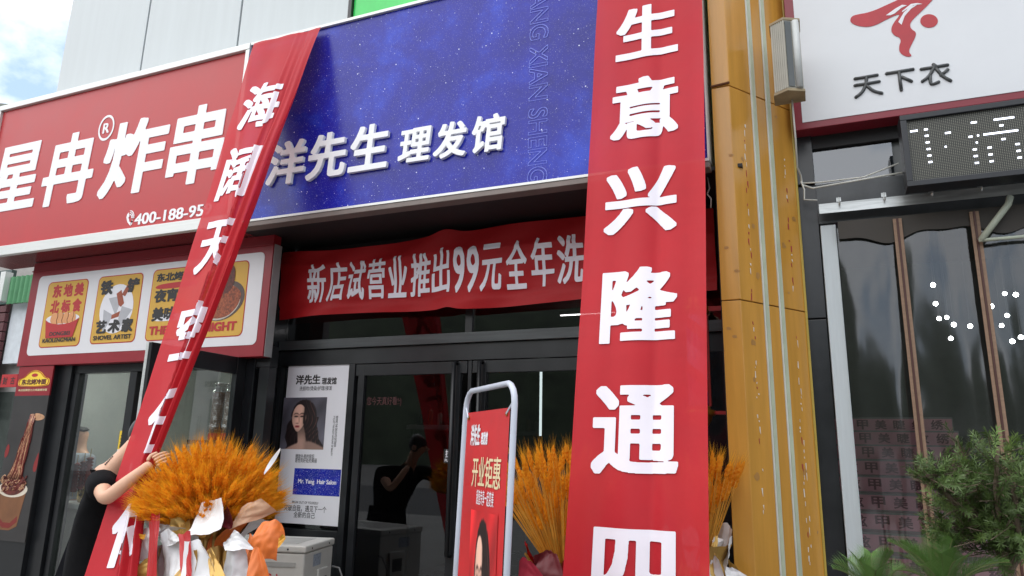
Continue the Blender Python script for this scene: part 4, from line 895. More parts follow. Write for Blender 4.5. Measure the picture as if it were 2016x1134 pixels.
mb = MB(); mb.box(bx_ + .05, bx_ + .078, 4.59, 4.62, zb0, zb1); mb.box(bx_ + .05, -.361, 4.58, 4.62, zb1 + .02, zb1 + .05); mb.box(bx_ + .05, -.361, 4.58, 4.62, zb0 - .05, zb0 - .03); mb.build('bracket', mat('red_brown_bracket', (.3, .03, .03), .3), bp_)

# ------------------------------------------------------------------ clothing shop (right)
YQ = 4.78
sx0 = .012; sz0 = at(1560, 258, YQ).z - .0
cs = thing('shop_sign', 'white clothing shop sign with maroon border and red hanger emblem', 'sign', (1.2, YQ, sz0))
PLUM = mat('plum_border', srgb(128, 34, 48), .4, var=.05)
mb = MB(); mb.box(sx0, 3.2, YQ, YQ + .2, sz0, 5.4); mb.build('border', PLUM, cs, bevel=.004)
wl = at(1572, 140, YQ).x; wb = at(1579, 242, YQ).z
mb = MB(); mb.box(wl, 3.1, YQ - .004, YQ - .0005, wb, 4.82); mb.build('sign_face', mat('white_flex_face', (.66, .68, .71), .42, var=.03, scale=2), cs)
def lz(pts, sx=1474 / 260., ox=1640, oy=0): return [at(ox + x / sx, oy + y / sx, YQ - .007) for x, y in pts]
LG = smooth_poly([(190, 235), (200, 190), (245, 165), (420, 135), (620, 45), (720, 0), (760, -30), (1130, -30), (1110, 0), (1040, 75), (870, 235), (858, 290), (880, 330), (925, 355), (925, 400), (880, 490), (850, 550), (852, 590), (882, 620), (850, 635), (790, 622), (740, 580), (738, 510), (760, 455), (740, 415), (690, 400), (650, 355), (652, 300), (690, 235), (740, 175), (735, 158), (690, 172), (590, 220), (480, 280), (380, 303), (270, 288), (215, 262)], 2)
mb = MB(); pts = lz(LG); mb.prism(pts, (0, .002, 0)); mb.build('emblem', mat('emblem_red', srgb(172, 42, 52), .45), cs)
mb = MB(); mb.prism(lz(blob(1072, 233, 98, 75, 40)), (0, .002, 0)); mb.build('emblem_dot', MATS['emblem_red'], cs)
mb = MB()
for q in ([(590, 172), (690, 100), (770, 55), (825, 60), (760, 90), (690, 150), (640, 172)], [(770, 125), (870, 45), (940, 35), (998, 45), (900, 60), (830, 100), (772, 138)], [(728, 245), (790, 140), (850, 85), (960, 40), (870, 100), (800, 180), (765, 278)]):
    mb.prism([p + Vector((0, -.002, 0)) for p in lz(q)], (0, .001, 0))
mb.build('emblem_highlight', WHITE_PRINT, cs)
sk = [[(245, 880), (492, 838)], [(245, 955), (515, 910)], [(372, 860), (372, 935), (330, 1030), (255, 1085)], [(380, 960), (450, 1020), (545, 1040)],
      [(597, 822), (893, 773)], [(735, 800), (762, 1005)], [(770, 860), (875, 907)],
      [(985, 773), (1278, 725)], [(1120, 720), (1150, 740)], [(1130, 740), (1080, 850), (998, 908)], [(1085, 850), (1085, 955), (1178, 915)], [(1150, 765), (1230, 860), (1312, 900)], [(1280, 778), (1205, 840)]]
mb = MB()
def arcs(pl):
    if len(pl) < 3: return pl
    o_ = [pl[0]]
    for i in range(len(pl) - 1):
        for k in range(1, 4): t = k / 3; o_.append((pl[i][0] + (pl[i + 1][0] - pl[i][0]) * t, pl[i][1] + (pl[i + 1][1] - pl[i][1]) * t))
    for _ in range(2): o_ = [o_[0]] + [((a[0] + 2 * b[0] + c[0]) / 4, (a[1] + 2 * b[1] + c[1]) / 4) for a, b, c in zip(o_, o_[1:], o_[2:])] + [o_[-1]]
    return o_
for pl_ in sk:
    P3 = lz(arcs(pl_)); mb.tube(P3, .0105, 10)
    for e in (P3[0], P3[-1]): mb.lathe([(.0001, -.0105), (.006, -.0086), (.0105, 0), (.006, .0086), (.0001, .0105)], e, 10)
mb.build('lettering', mat('charcoal_lettering', (.06, .065, .068), .45), cs, smooth=True)

cf = thing('clothing_shopfront', 'black clad front of the clothing shop with white door post', 'shopfront', (1.0, 4.95, .12))
YB = 4.93
BLKP = mat('black_composite_panel', (.018, .02, .023), .22, var=.35, scale=3)
px1 = at(1612, 440, YB).x
mb = MB(); mb.box(.01, px1, YB, YB + .1, .12, 2.38); mb.box(.01, px1, YB, YB + .1, 2.39, 3.3); mb.box(.01, .12, YB - .03, YB + .1, 3.302, 3.7); mb.build('wall_panel', BLKP, cf, bevel=.003)
mb = MB(); mb.box(.122, 3.2, YB, YB + .1, 3.02, 3.3); mb.build('lintel', mat('dark_lintel', (.05, .055, .06), .3, var=.3), cf, bevel=.003)
mb = MB(); mb.box(.122, .6, YB + .02, YB + .028, 3.305, 3.55); mb.build('transom_pane', glass('grey_pane', (.5, .53, .55), .12, 1.5), cf)
mb = MB(); mb.box(.06, 3.2, YB - .01, YB + .12, 3.552, 3.72); mb.build('black_soffit', BLACK_MATT, cf)
mb = MB(); mb.box(.122, 3.2, YB + .05, YB + .1, 3.3, 3.55); mb.build('inner_board', mat('grey_inner_board', (.14, .15, .15), .5), cf)
wp0, wp1 = at(1613, 440, YB - .03).x + .004, at(1645, 440, YB - .03).x
mb = MB(); mb.box(wp0, wp1, YB - .03, YB + .1, .12, 3.0); mb.build('door_post', mat('pale_blue_white_post', (.52, .58, .61), .4, var=.05, stretch=(9, 9, .4), scale=8), cf, bevel=.004)
rl = thing('curtain_rail', 'galvanised steel rail with small hooks above the plastic curtain', 'rail', (1.5, YB - .08, 2.98))
rz1, rz0 = at(1614, 402, YB - .1).z, at(1614, 421, YB - .1).z
GALV = mat('galvanised_steel', (.48, .5, .5), .35, .75, var=.3, scale=10, stretch=(.4, 4, 4))
mb = MB(); mb.box(wp0, 3.2, YB - .1, YB - .097, rz0, rz1); mb.box(wp0, 3.2, YB - .097, YB - .032, rz1 - .004, rz1); mb.build('channel', GALV, rl)
for k in range(9):
    x = wp0 + .12 + k * .26; mb = MB()
    mb.tube([(x, YB - .11, rz1 + .03), (x, YB - .108, rz1 - .012), (x + .004, YB - .125, rz1 - .028), (x + .004, YB - .13, rz1 - .012)], .0045, 5)
    mb.box(x - .014, x + .014, YB - .107, YB - .101, rz1 + .002, rz1 + .03); mb.build('hook', GALV, rl)
cur = thing('plastic_curtain', 'clear plastic strip door curtain with brown magnetic seams', 'curtain', (1.5, YB - .02, .15))
s1 = at(1763, 415, YB - .06).x; pitch = at(1913, 405, YB - .06).x - s1
edges = [wp1 + .003, s1, s1 + pitch, s1 + 2 * pitch, s1 + 3 * pitch]
for i, (a, b) in enumerate(zip(edges, edges[1:])):
    mb = MB(); mb.grid(14, 40, lambda u, v: (a + (b - a) * u, YB - .05 - .018 * math.sin(u * math.pi) * math.sin(v * 5 + i) - .012 * math.sin(u * 9 + v * 3 + i) * v, 2.97 - 2.83 * v)); mb.build('plastic_strip', PVC, cur, smooth=True, fixn=False)
SEAM = mat('brown_magnetic_tape', srgb(132, 106, 86), .6, var=.15, scale=90, stretch=(.2, .2, 1)); SEAM2 = mat('dark_brown_tape', srgb(70, 38, 32), .5)
for x in edges[1:-1]:
    mb = MB(); mb.box(x - .025, x - .006, YB - .096, YB - .088, .15, 2.98); mb.box(x + .006, x + .025, YB - .096, YB - .088, .15, 2.98); s_ = mb.build('seam_tape', SEAM, cur, bevel=.002)
    mb = MB(); mb.box(x - .0055, x + .0055, YB - .1, YB - .089, .15, 2.98); mb.build('zip', SEAM2, s_)
mb = MB(); x0v, x1v = wp1 + .01, 3.1
zv = at(1700, 478, YB + .02).z
def SV(u, v):
    x = x0v + (x1v - x0v) * u; zb = zv + .03 * math.sin(x * 9.5) + .014 * math.sin(x * 21)
    return (x, YB - .082 + .004 * math.sin(x * 14), 3.0 + (zb - 3.0) * v)
mb.grid(90, 4, SV); mb.build('valance', mat('dark_brown_valance', (.03, .024, .018), .6), cur, smooth=True, fixn=False)
# room with stairs
cr_ = thing('clothing_shop_room', 'dim stair hall of the clothing shop behind the plastic curtain', 'room', (1.5, 7.5, 0))
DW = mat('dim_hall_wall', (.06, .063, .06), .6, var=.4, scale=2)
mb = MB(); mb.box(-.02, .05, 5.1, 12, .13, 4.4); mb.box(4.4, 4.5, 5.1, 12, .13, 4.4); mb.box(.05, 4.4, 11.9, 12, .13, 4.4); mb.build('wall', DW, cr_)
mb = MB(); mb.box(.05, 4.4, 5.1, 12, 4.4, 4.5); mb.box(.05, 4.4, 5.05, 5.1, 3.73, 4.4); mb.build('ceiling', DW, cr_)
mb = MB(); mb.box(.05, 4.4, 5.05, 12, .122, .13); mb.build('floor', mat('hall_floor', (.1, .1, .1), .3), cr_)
st = thing('staircase', 'grey staircase with pink lettered risers behind the plastic curtain', 'stairs', (.8, 7, .13))
PINK = mat('pink_riser_sheet', srgb(206, 138, 154), .5, var=.1); PINKI = mat('magenta_ink', srgb(96, 20, 50), .5)
TREAD = mat('stone_tread', (.18, .18, .18), .4)
y0s, z0s = 7.17, .63
ax0, ax1 = .2, 1.45
for k in range(-3, 9):
    yk = y0s + .28 * k; zk = z0s + .16 * k
    mb = MB(); mb.box(ax0, ax1, yk + .004, yk + .30, .131 if k < 9 else 0, zk + .08); s_ = mb.build('step', TREAD, st, bevel=.004)
    mb = MB(); mb.box(ax0 + .01, ax1 - .01, yk - .001, yk + .002, zk - .075, zk + .062); mb.build('riser_sheet', PINK, s_)
    x = ax0 + .08; mb2 = MB()
    for ch in '炫甲美睫纹绣':
        put(mb2, ch, flat((x, x + .12, zk - .058, zk + .05), yk - .0025), res=30, bx=.025, by=.02); x += .19
    mb2.build('lettering', PINKI, s_, fixn=False)
BULB = mat('glowing_bulb', (.9, .9, .9), .3, emit=((.95, .97, 1), 30.0))
bul = [(1837, 561), (1842, 598), (1849, 627), (1864, 625), (1878, 639), (1910, 642), (1872, 666), (1978, 578), (2000, 580), (1952, 603), (1983, 621), (1972, 641), (1993, 672), (2010, 664)]
words = ['upper left', 'left', 'lower left', 'inner left', 'centre left', 'centre', 'lowest left', 'upper right', 'uppermost right', 'middle', 'inner right', 'lower middle', 'lowest right', 'far right']
CHAIN = mat('thin_grey_wire', (.1, .1, .1), .4)
for i, (bx2, by2) in enumerate(bul):
    Yd = 8.2 + .45 * ((i * 5) % 4); p = at(bx2, by2, Yd)
    t = thing('pendant_bulb', words[i] + ' round white bulb glowing in the clothing shop stair hall', 'lamp', tuple(p), 'glowing pendant bulbs in the stair hall')
    mb = MB(); mb.lathe([(.002, -.023), (.016, -.016), (.023, 0), (.016, .016), (.003, .023)], p, 14); mb.build('bulb', BULB, t, smooth=True)
    mb = MB(); mb.tube([p + Vector((0, 0, .03)), Vector((p.x, p.y, 4.4))], .003, 4); mb.build('wire', CHAIN, t)
# diagonal pale bent tube in front of the upper curtain
a, b = at(1931, 473, 4.8), at(1985, 402, 4.8)
bz = MB(); bz.tube([a, b, b + Vector((.02, .02, .05))], .019, 8); bz.tube([a + Vector((-.01, 0, 0)), at(2060, 462, 4.8)], .011, 8)
o = bz.build('bent_pale_tube', mat('pale_green_tube', (.4, .44, .36), .4), None, smooth=True, base=tuple(a)); props(o, 'pale bent tube in front of the upper plastic curtain', 'bracket')

# LED matrix screen
YE = 4.56
lx0, lx1 = at(1779, 300, YE).x, 1.75; lzt = at(1790, 225, YE).z; lzb = at(1800, 366, YE).z
le = thing('led_screen', 'black dot matrix screen with white lit dots under the clothing sign', 'screen', ((lx0 + lx1) / 2, YE, lzb))
mb = MB(); fw = .034
mb.box(lx0, lx1, YE, YE + .14, lzt - fw, lzt); mb.box(lx0, lx1, YE, YE + .14, lzb, lzb + fw); mb.box(lx0, lx0 + fw, YE + .001, YE + .14, lzb + fw, lzt - fw)
mb.build('frame', mat('blue_black_frame', (.013, .015, .02), .4, var=.25), le, bevel=.003)
def dots(name):
    m = bpy.data.materials.new(name); m.use_nodes = True; t = m.node_tree; n = t.nodes; l = t.links; b = n['Principled BSDF']; b.inputs['Roughness'].default_value = .5
    c = n.new('ShaderNodeTexCoord'); mp_ = n.new('ShaderNodeMapping'); mp_.inputs['Scale'].default_value = (100, 0, 100); l.new(c.outputs['Object'], mp_.inputs[0])
    v = n.new('ShaderNodeTexVoronoi'); v.voronoi_dimensions = '3D'; v.inputs['Scale'].default_value = 1; v.inputs['Randomness'].default_value = 0; l.new(mp_.outputs[0], v.inputs['Vector'])
    lt = n.new('ShaderNodeMath'); lt.operation = 'LESS_THAN'; lt.inputs[1].default_value = .27; l.new(v.outputs['Distance'], lt.inputs[0])
    mx_ = n.new('ShaderNodeMixRGB'); mx_.inputs['Color1'].default_value = (.012, .013, .012, 1); mx_.inputs['Color2'].default_value = (.2, .2, .16, 1); l.new(lt.outputs[0], mx_.inputs['Fac']); l.new(mx_.outputs[0], b.inputs['Base Color']); return m
mb = MB(); mb.box(lx0 + fw, lx1, YE + .02, YE + .03, lzb + fw, lzt - fw); mb.build('dot_panel', dots('dot_matrix'), le)
LIT = mat('lit_diode', (.8, .8, .9), .4, emit=((.8, .85, 1), 2.0))
s_ = 1328 / 246.
dash = [(118, 482, 188), (265, 462, 310), (273, 530, 318), (283, 600, 325), (293, 670, 338), (302, 740, 348), (312, 808, 358), (487, 500, 540), (485, 645, 512), (762, 390, 832), (738, 540, 790), (828, 525, 850), (815, 600, 842), (783, 675, 830), (793, 745, 842), (805, 818, 852), (895, 515, 1265), (1005, 358, 1215), (1065, 420, 1110), (1088, 565, 1135), (940, 655, 985), (950, 728, 995), (962, 800, 1010), (1237, 618, 1285), (1248, 690, 1295), (1258, 762, 1308)]
r_ = .0045
for xa_, yy, xb_ in dash:
    p = at(1770 + xa_ / s_, 170 + yy / s_, YE + .02); q = at(1770 + xb_ / s_, 170 + yy / s_ - (xb_ - xa_) / s_ * .15, YE + .02)
    n_ = max(1, round((q.x - p.x) / .01)); mb = MB()
    for k in range(n_):
        x = p.x + .01 * (k + .5); mb.box(x - r_, x + r_, YE + .016, YE + .019, p.z - r_ * 1.1, p.z + r_ * 1.1)
    mb.build('lit_dash', LIT, le)

# ------------------------------------------------------------------ A-frame poster stand
s0, s1_ = dp(918, 800, 3.5), dp(1014, 780, 2.95)
dS = (s1_ - s0); dS.z = 0; wS = dS.length; ux = dS.normalized(); uy = Vector((-ux.y, ux.x, 0)); nS = Vector((ux.y, -ux.x, 0))
if nS.y > 0: nS = -nS
tilt = .03
def Q(a, z, o=0.0):
    """point on the stand: a along its width (m), z height, o outward"""
    p = Vector((s0.x, s0.y, 0)) + ux * a + nS * ((1.75 - z) * tilt + o); return Vector((p.x, p.y, z))
sn = thing('poster_stand', 'white tube framed red poster stand in front of the salon doors', 'poster stand', tuple(Q(wS / 2, .12)))
TUBE = mat('white_tube_paint', (.52, .55, .63), .3, var=.04)
zz = 1.79; rr_ = .09; path = [Q(0, .14), Q(0, 1.3), Q(0, zz - rr_)]
path += [Q(rr_ - rr_ * math.cos(R(q)), zz - rr_ + rr_ * math.sin(R(q))) for q in (20, 40, 60, 80)]
path += [Q(wS - rr_ + rr_ * math.sin(R(q)), zz - rr_ + rr_ * math.cos(R(q))) for q in (10, 30, 50, 70)]
path += [Q(wS, zz - rr_), Q(wS, 1.3), Q(wS, .14)]
mb = MB(); mb.tube(path, .0135, 12); mb.build('frame', TUBE, sn, smooth=True)
mb = MB(); mb.box(-.02, .02, -.2, .2, .122, .14)
mb = MB()
for a in (0, wS): mb.obox(Q(a, .122) - ux * .02 - nS * .22, ux * .04, nS * .44, (0, 0, .018))
mb.build('foot_plate', TUBE, sn, bevel=.004)
ST = 1.685; SB = .45; m0, m1 = .045, wS - .035
def SQ(u, v, o=0.0): return Q(m0 + (m1 - m0) * u, ST + (SB - ST) * v, .005 + .008 * math.sin(u * 3.1) * math.sin(v * 6) + o)
POSTER_R = mat('red_poster_print', srgb(196, 40, 44), .42, var=.16, scale=2.4)
mb = MB(); mb.grid(16, 30, lambda u, v: SQ(u, v)); mb.build('poster', POSTER_R, sn, smooth=True, fixn=False)
for u in (.05, .95): MB().lathe([(.004, -.002), (.011, -.002), (.011, .002), (.004, .002)], SQ(u, .02, .003), 12, axis=nS).build('eyelet', BRASS, sn)
mb = MB()
for a, u in ((0, .05), (wS, .95)): mb.tube([Q(a, 1.72), SQ(u, .02, .004)], .005, 5)
mb.build('tie', TUBE, sn)
def onS(px, py):
    """(u,v) on the stand's sheet where the picture point falls"""
    o_ = Vector((0, 0, EYE)); d = ray(px, py); A = SQ(0, 0) ; U = SQ(1, 0) - A; V = SQ(0, 1) - A; n_ = U.cross(V)
    t = (A - o_).dot(n_) / d.dot(n_); p = o_ + d * t - A; return p.dot(U) / U.length_squared, p.dot(V) / V.length_squared
def stext(name, items, m, **kw):
    mb = MB()
    for s, (x0_, y0_), (x1_, y1_), hh in items:
        u0, v0 = onS(x0_, y0_); u1, v1 = onS(x1_, y1_); va = (v0 + v1) / 2
        put(mb, s, lambda a, b, k: SQ(u0 + (u1 - u0) * a, va + hh / 2 - hh * b, .003), **kw)
    return mb.build(name, m, sn, fixn=False)
CREAM = mat('cream_print', (.75, .62, .38), .5)
stext('lettering', [('洋先生', (929, 857), (948, 856), .078), ('理发馆', (950, 863), (963, 863), .046)], WHITE_PRINT, bx=.05, by=.03, res=44)
stext('title_lettering', [('开业钜惠', (933, 930), (988, 930), .108)], CREAM, bx=.018, by=.006, res=48)
stext('small_lettering', [('超值专享一起变美', (942, 978), (975, 984), .052)], WHITE_PRINT, bx=.012, by=.008, res=36)
# picture of a woman on the stand
ua, va = onS(930, 1000); ub, vb = onS(984, 1017); va = (va + vb) / 2
def SP(a, b, o): return SQ(ua + (ub - ua) * a, va + (1 - b) * .6, o)
portrait(sn, lambda u, v: SP(.02 + u * .96, v, .003), 90, 120, (.86, .17, .19), 1.13, 5, 'picture')

# ------------------------------------------------------------------ air conditioner
C = Vector((-3.262, 4.2, 0)); dd = Vector((-.243, .97, 0)); ff = Vector((-.97, -.243, 0)); zA = .853
ac = thing('air_conditioner', 'off white air conditioner unit standing below the salon poster', 'air conditioner', (-3.6, 4.4, .12))
ACM = mat('off_white_casing', (.56, .55, .51), .42, var=.05)
mb = MB(); mb.obox(C + Vector((0, 0, .16)), dd * .5, ff * .78, (0, 0, zA - .16 - .05)); mb.build('casing', ACM, ac, bevel=.012)
mb = MB(); mb.obox(C - dd * .008 - ff * .008 + Vector((0, 0, zA - .048)), dd * .516, ff * .796, (0, 0, .048)); mb.build('lid', ACM, ac, bevel=.012, seg=3)
mb = MB()
for k in range(7): mb.obox(C + dd * (.08 + .05 * k) + ff * .1 + Vector((0, 0, zA + .0005)), dd * .035, ff * .58, (0, 0, .002))
mb.build('top_vent', mat('grey_vent', (.44, .44, .42), .5), ac)
mb = MB(); nf = -dd; mb.obox(C + ff * .06 + nf * .001 + Vector((0, 0, zA - .14)), nf * .004, ff * .5, (0, 0, .03)); mb.build('groove', mat('grey_groove', (.38, .38, .36), .5), ac)
nsd = -ff
mb = MB(); mb.obox(C + dd * .22 + nsd * .0005 + Vector((0, 0, zA - .42)), dd * .17, nsd * .018, (0, 0, .24)); h = mb.build('handle', ACM, ac, bevel=.012)
mb = MB(); mb.obox(C + dd * .25 + nsd * .019 + Vector((0, 0, zA - .34)), dd * .11, nsd * .002, (0, 0, .1)); mb.build('grip_recess', mat('dark_recess', (.06, .06, .06), .7), h)
mb = MB(); mb.obox(C + dd * .15 + nsd * .0005 + Vector((0, 0, zA - .155)), dd * .13, nsd * .0012, (0, 0, .08)); mb.build('rating_label', mat('blue_grey_label', (.3, .34, .4), .4, var=.4, scale=60), ac)
mb = MB()
for k in (.1, .4): mb.lathe([(.0065, 0), (.0065, .003)], C + dd * k + nsd * .008 + Vector((0, 0, zA - .025)), 10, axis=nsd)
for k in (.12,): mb.lathe([(.0065, 0), (.0065, .003)], C + ff * k + nf * .008 + Vector((0, 0, zA - .025)), 10, axis=nf)
mb.build('screw', DKINK, ac)
def FA(a, b): return C + ff * a + nf * .003 + Vector((0, 0, b))
def ftext(name, s, a0, a1, b0, b1, m, **kw):
    mb = MB(); put(mb, s, lambda a, b, k: FA(a0 + (a1 - a0) * a, b0 + (b1 - b0) * b), **kw); return mb.build(name, m, ac, fixn=False)
LGR = mat('logo_red', srgb(196, 35, 50), .45)
ftext('lettering', 'Galanz', .27, .09, zA - .245, zA - .185, LGR, bx=.025, by=.012, res=44)
mb = MB(); mb.obox(FA(.27, zA - .32) - nf * .002, nf * .0015, -ff * .18, (0, 0, .06)); mb.build('logo_block', LGR, ac)
mb = MB(); put(mb, '格兰仕', lambda a, b, k: FA(.255 - .15 * a, zA - .315 + .05 * b) + nf * .0008, res=40, bx=.03, by=.025); mb.build('block_lettering', WHITE_PRINT, ac, fixn=False)
mb = MB(); cc = (.315, zA - .225)
for k in range(4):
    q = k * math.pi / 2; e = [(.008, 0), (.03, .0), (.0, .042), (-.0, .02)]
    mb.prism([FA(cc[0] + x * math.cos(q) - z * math.sin(q), cc[1] + x * math.sin(q) + z * math.cos(q)) for x, z in e], nf * .001)
mb.build('logo_mark', LGR, ac)
mb = MB(); mb.obox(C + dd * .05 + ff * .05 + Vector((0, 0, .12)), dd * .4, ff * .08, (0, 0, .045)); mb.obox(C + dd * .05 + ff * .62 + Vector((0, 0, .12)), dd * .4, ff * .08, (0, 0, .045)); mb.build('foot', BLACK_FR, ac)
e = C + dd * .5 + nsd * .01
cb = MB(); cb.tube([e + Vector((-.01, 0, zA - .2)), e + Vector((.04, .02, zA - .21)), e + Vector((.09, .02, zA - .3)), e + Vector((.09, .02, .4)), e + Vector((.05, .05, .13))], .007, 6); cb.build('power_cord', mat('grey_cord', (.2, .2, .2), .5), ac, smooth=True)

# ------------------------------------------------------------------ wheat flower baskets
def fuzzy(m, c, k):
    b = m.node_tree.nodes['Principled BSDF']; b.inputs['Sheen Weight'].default_value = k; b.inputs['Sheen Tint'].default_value = c + (1,); b.inputs['Sheen Roughness'].default_value = .4; return m
WHEAT = mat('dyed_wheat', srgb(255, 178, 36), .65, var=.22, scale=7, trans=.6)
fuzzy(WHEAT, (1.0, .55, .12), .7)
STALK = mat('wheat_stalk', srgb(222, 165, 62), .6, var=.3, scale=12)
def ear(mbw, p, d, ln, g):
    d = d.normalized(); a = d.orthogonal().normalized(); q = g.uniform(0, 6.28); b = d.cross(a); a, b = a * math.cos(q) + b * math.sin(q), b * math.cos(q) - a * math.sin(q)
    n = 7; vs = []; fs = []
    for i in range(n + 1):
        f = i / n; r = (.0105 * math.sin(math.pi * min(1, f * .86 + .12)) ** .7) * (1 + .32 * (i % 2))
        for j in range(4):
            w_ = 2 * math.pi * j / 4 + (.6 if i % 2 else 0); vs.append(p + d * ln * f + (a * math.cos(w_) * 1.25 + b * math.sin(w_) * .8) * r)
    for i in range(n):
        for j in range(4): fs.append((i * 4 + j, i * 4 + (j + 1) % 4, i * 4 + 4 + (j + 1) % 4, i * 4 + 4 + j))
    for k in range(15):
        f = .15 + .8 * k / 14; w_ = k * 2.4; o_ = p + d * ln * f + (a * math.cos(w_) + b * math.sin(w_)) * .006
        t = o_ + d * (.075 + g.uniform(-.02, .02)) + (a * math.cos(w_) + b * math.sin(w_)) * g.uniform(.012, .028)
        s = d.cross(a * math.cos(w_) + b * math.sin(w_)) * .0011
        kk = len(vs); vs += [o_ - s, o_ + s, t]; fs.append((kk, kk + 1, kk + 2))
    mbw.add(vs, fs)
def crumple(name, parent, corners, m, seed, folds=1.3, amp=.03, n=24):
    """a creased paper or foil sheet spanned by four corner points"""
    g = random.Random(seed); c = [Vector(q) for q in corners]; nn = (c[1] - c[0]).cross(c[3] - c[0]); nn = nn.normalized() if nn.length > 0 else Vector((0, -1, 0))
    if nn.y > 0: nn = -nn
    cre = [(g.uniform(0, 6.28), g.uniform(-.3, .3), g.uniform(.5, 1.1) * g.choice((-1, 1, 1))) for _ in range(4)]; cu, cv = g.uniform(-.5, 1.3), g.uniform(-.5, 1.3)
    pet = g.uniform(.2, .65) if name == 'wrapping_sheet' else 0; skw = g.uniform(-.25, .25)
    fin = [(g.uniform(0, 6.28), g.uniform(4, 9), g.uniform(0, 2)) for _ in range(3)]
    def fn(u, v):
        a, b = u - .5, v - .5; uu = .5 + a * (1 - pet * (1 - v) ** 2)
        p = c[0] * (1 - uu) * (1 - v) + c[1] * uu * (1 - v) + c[2] * uu * v + c[3] * (1 - uu) * v + (c[0] - c[3]) * (.5 * pet * (.5 - abs(a + skw)) * (1 - v))
        h_ = cu * a * a * 3 + cv * b * b * 3
        for th, o_, am in cre: h_ -= am * abs(a * math.cos(th) + b * math.sin(th) - o_) * 1.6
        for th, fq, ph in fin: h_ += .12 * abs(((a * math.cos(th) + b * math.sin(th)) * fq + ph) % 2 - 1)
        edge = max(abs(a), abs(b)) * 2
        return p + nn * amp * h_ + (c[0] - c[3]).normalized() * .014 * math.sin(u * 9 + seed) * max(0, edge - .7)
    mb = MB(); mb.grid(n, n, fn); return mb.build(name, m, parent, smooth=True, fixn=False)
WPAP = mat('white_wrapping_paper', (.74, .74, .75), .45, var=.04); GPAP = mat('gold_wrapping_foil', srgb(186, 148, 78), .3, .45, var=.12); RPAP = mat('red_ribbon', srgb(172, 14, 20), .4, var=.08)
OPAP = mat('orange_wrapping_paper', srgb(214, 112, 46), .5, var=.1); YPAP = mat('amber_foil', srgb(206, 150, 46), .35, .3); DPAP = mat('dark_red_paper', srgb(96, 16, 26), .5); PEACH = mat('peach_paper', srgb(214, 172, 140), .5)
def basket(label, ctr, spread, ln, n, seed, lean=Vector((0, 0, 0)), pieces=(), rings=()):
    g = random.Random(seed); ctr = Vector(ctr)
    t = thing('wheat_basket', label, 'flower basket', (ctr.x, ctr.y, .12), 'wheat flower baskets')
    mw, ms_ = MB(), MB()
    for i in range(n):
        th = spread * math.sqrt((i + .5) / n) * g.uniform(.92, 1.05); ph = i * 2.39996 + g.uniform(-.2, .2)
        d = (Vector((math.sin(th) * math.cos(ph), math.sin(th) * math.sin(ph), math.cos(th))) + lean).normalized()
        l_ = ln * g.uniform(.48 if n > 500 else .4, 1.0) if th < spread * .8 else ln * g.uniform(.7, 1.0); p0 = ctr + Vector((math.cos(ph), math.sin(ph), 0)) * .07 * math.sqrt(i / n)
        l_ *= 1 - .32 * (th / spread) ** 2 if n > 500 else 1
        el = g.uniform(.085, .115); tip = p0 + d * l_; d2 = (d + Vector((g.uniform(-.1, .1), g.uniform(-.1, .1), g.uniform(-.06, .06)))).normalized()
        ear(mw, tip - d * el, d2, el, g)
        ms_.tube([p0, tip - d * el * .95], .0022, 3, False)
    o = mw.build('wheat_ears', WHEAT, t, fixn=False); o['kind'] = 'stuff'
    o = ms_.build('stalks', STALK, t, fixn=False); o['kind'] = 'stuff'
    Hb = ctr.z - .125 + .05; pf = [(.1, 0), (.17, .15), (.2, .55), (.15, .8), (.12, .92), (.16, 1.0)]
    def BF(u, v):
        f = v * 1.0; k = max(i for i in range(len(pf) - 1) if pf[i][1] <= f + 1e-9); t_ = (f - pf[k][1]) / (pf[k + 1][1] - pf[k][1]); r0 = pf[k][0] + (pf[k + 1][0] - pf[k][0]) * t_
        q = 2 * math.pi * u; r0 *= 1 + .07 * abs(math.sin(q * 5.5 + seed + v * 1.5)) + .035 * math.sin(q * 13 + v * 7)
        return (ctr.x + r0 * math.cos(q), ctr.y + r0 * math.sin(q), .125 + Hb * f)
    mb = MB(); mb.grid(90, 24, BF); mb.build('basket_body', GPAP, t, smooth=True, fixn=False)
    def ring(q, r_, z): return Vector((ctr.x + r_ * math.cos(q), ctr.y + r_ * math.sin(q), ctr.z + z))
    pal = rings
    for k in range(9):
        q = 2 * math.pi * (k + .5) / 9 + .3 * g.uniform(-1, 1); w_ = g.uniform(.36, .5); to = g.uniform(.05, .13); ro = .15 + spread * .13
        crumple('wrapping_sheet', t, [ring(q - w_, ro, to), ring(q + w_, ro, to + g.uniform(-.03, .03)), ring(q + w_ * .5, .125, -.1), ring(q - w_ * .5, .125, -.1)], pal[k % len(pal)], seed * 77 + k, amp=.022)
    for k in range(8):
        q = 2 * math.pi * (k + .2) / 8 + .3 * g.uniform(-1, 1); w_ = g.uniform(.3, .45)
        crumple('wrapping_sheet', t, [ring(q - w_ * .5, .13, -.06), ring(q + w_ * .5, .13, -.06), ring(q + w_, .25 + g.uniform(-.03, .03), -.42), ring(q - w_, .25, -.4)], pal[(k + 1) % len(pal)], seed * 99 + k, amp=.03)
    for k, (nm, m, cs_, amp) in enumerate(pieces): crumple(nm, t, cs_, m, seed * 31 + k, amp=amp)
    return t
B = 3.05   # plane of the wrapping's front
def P4(*q): return [at(x, y, Yp) for x, y, Yp in q]
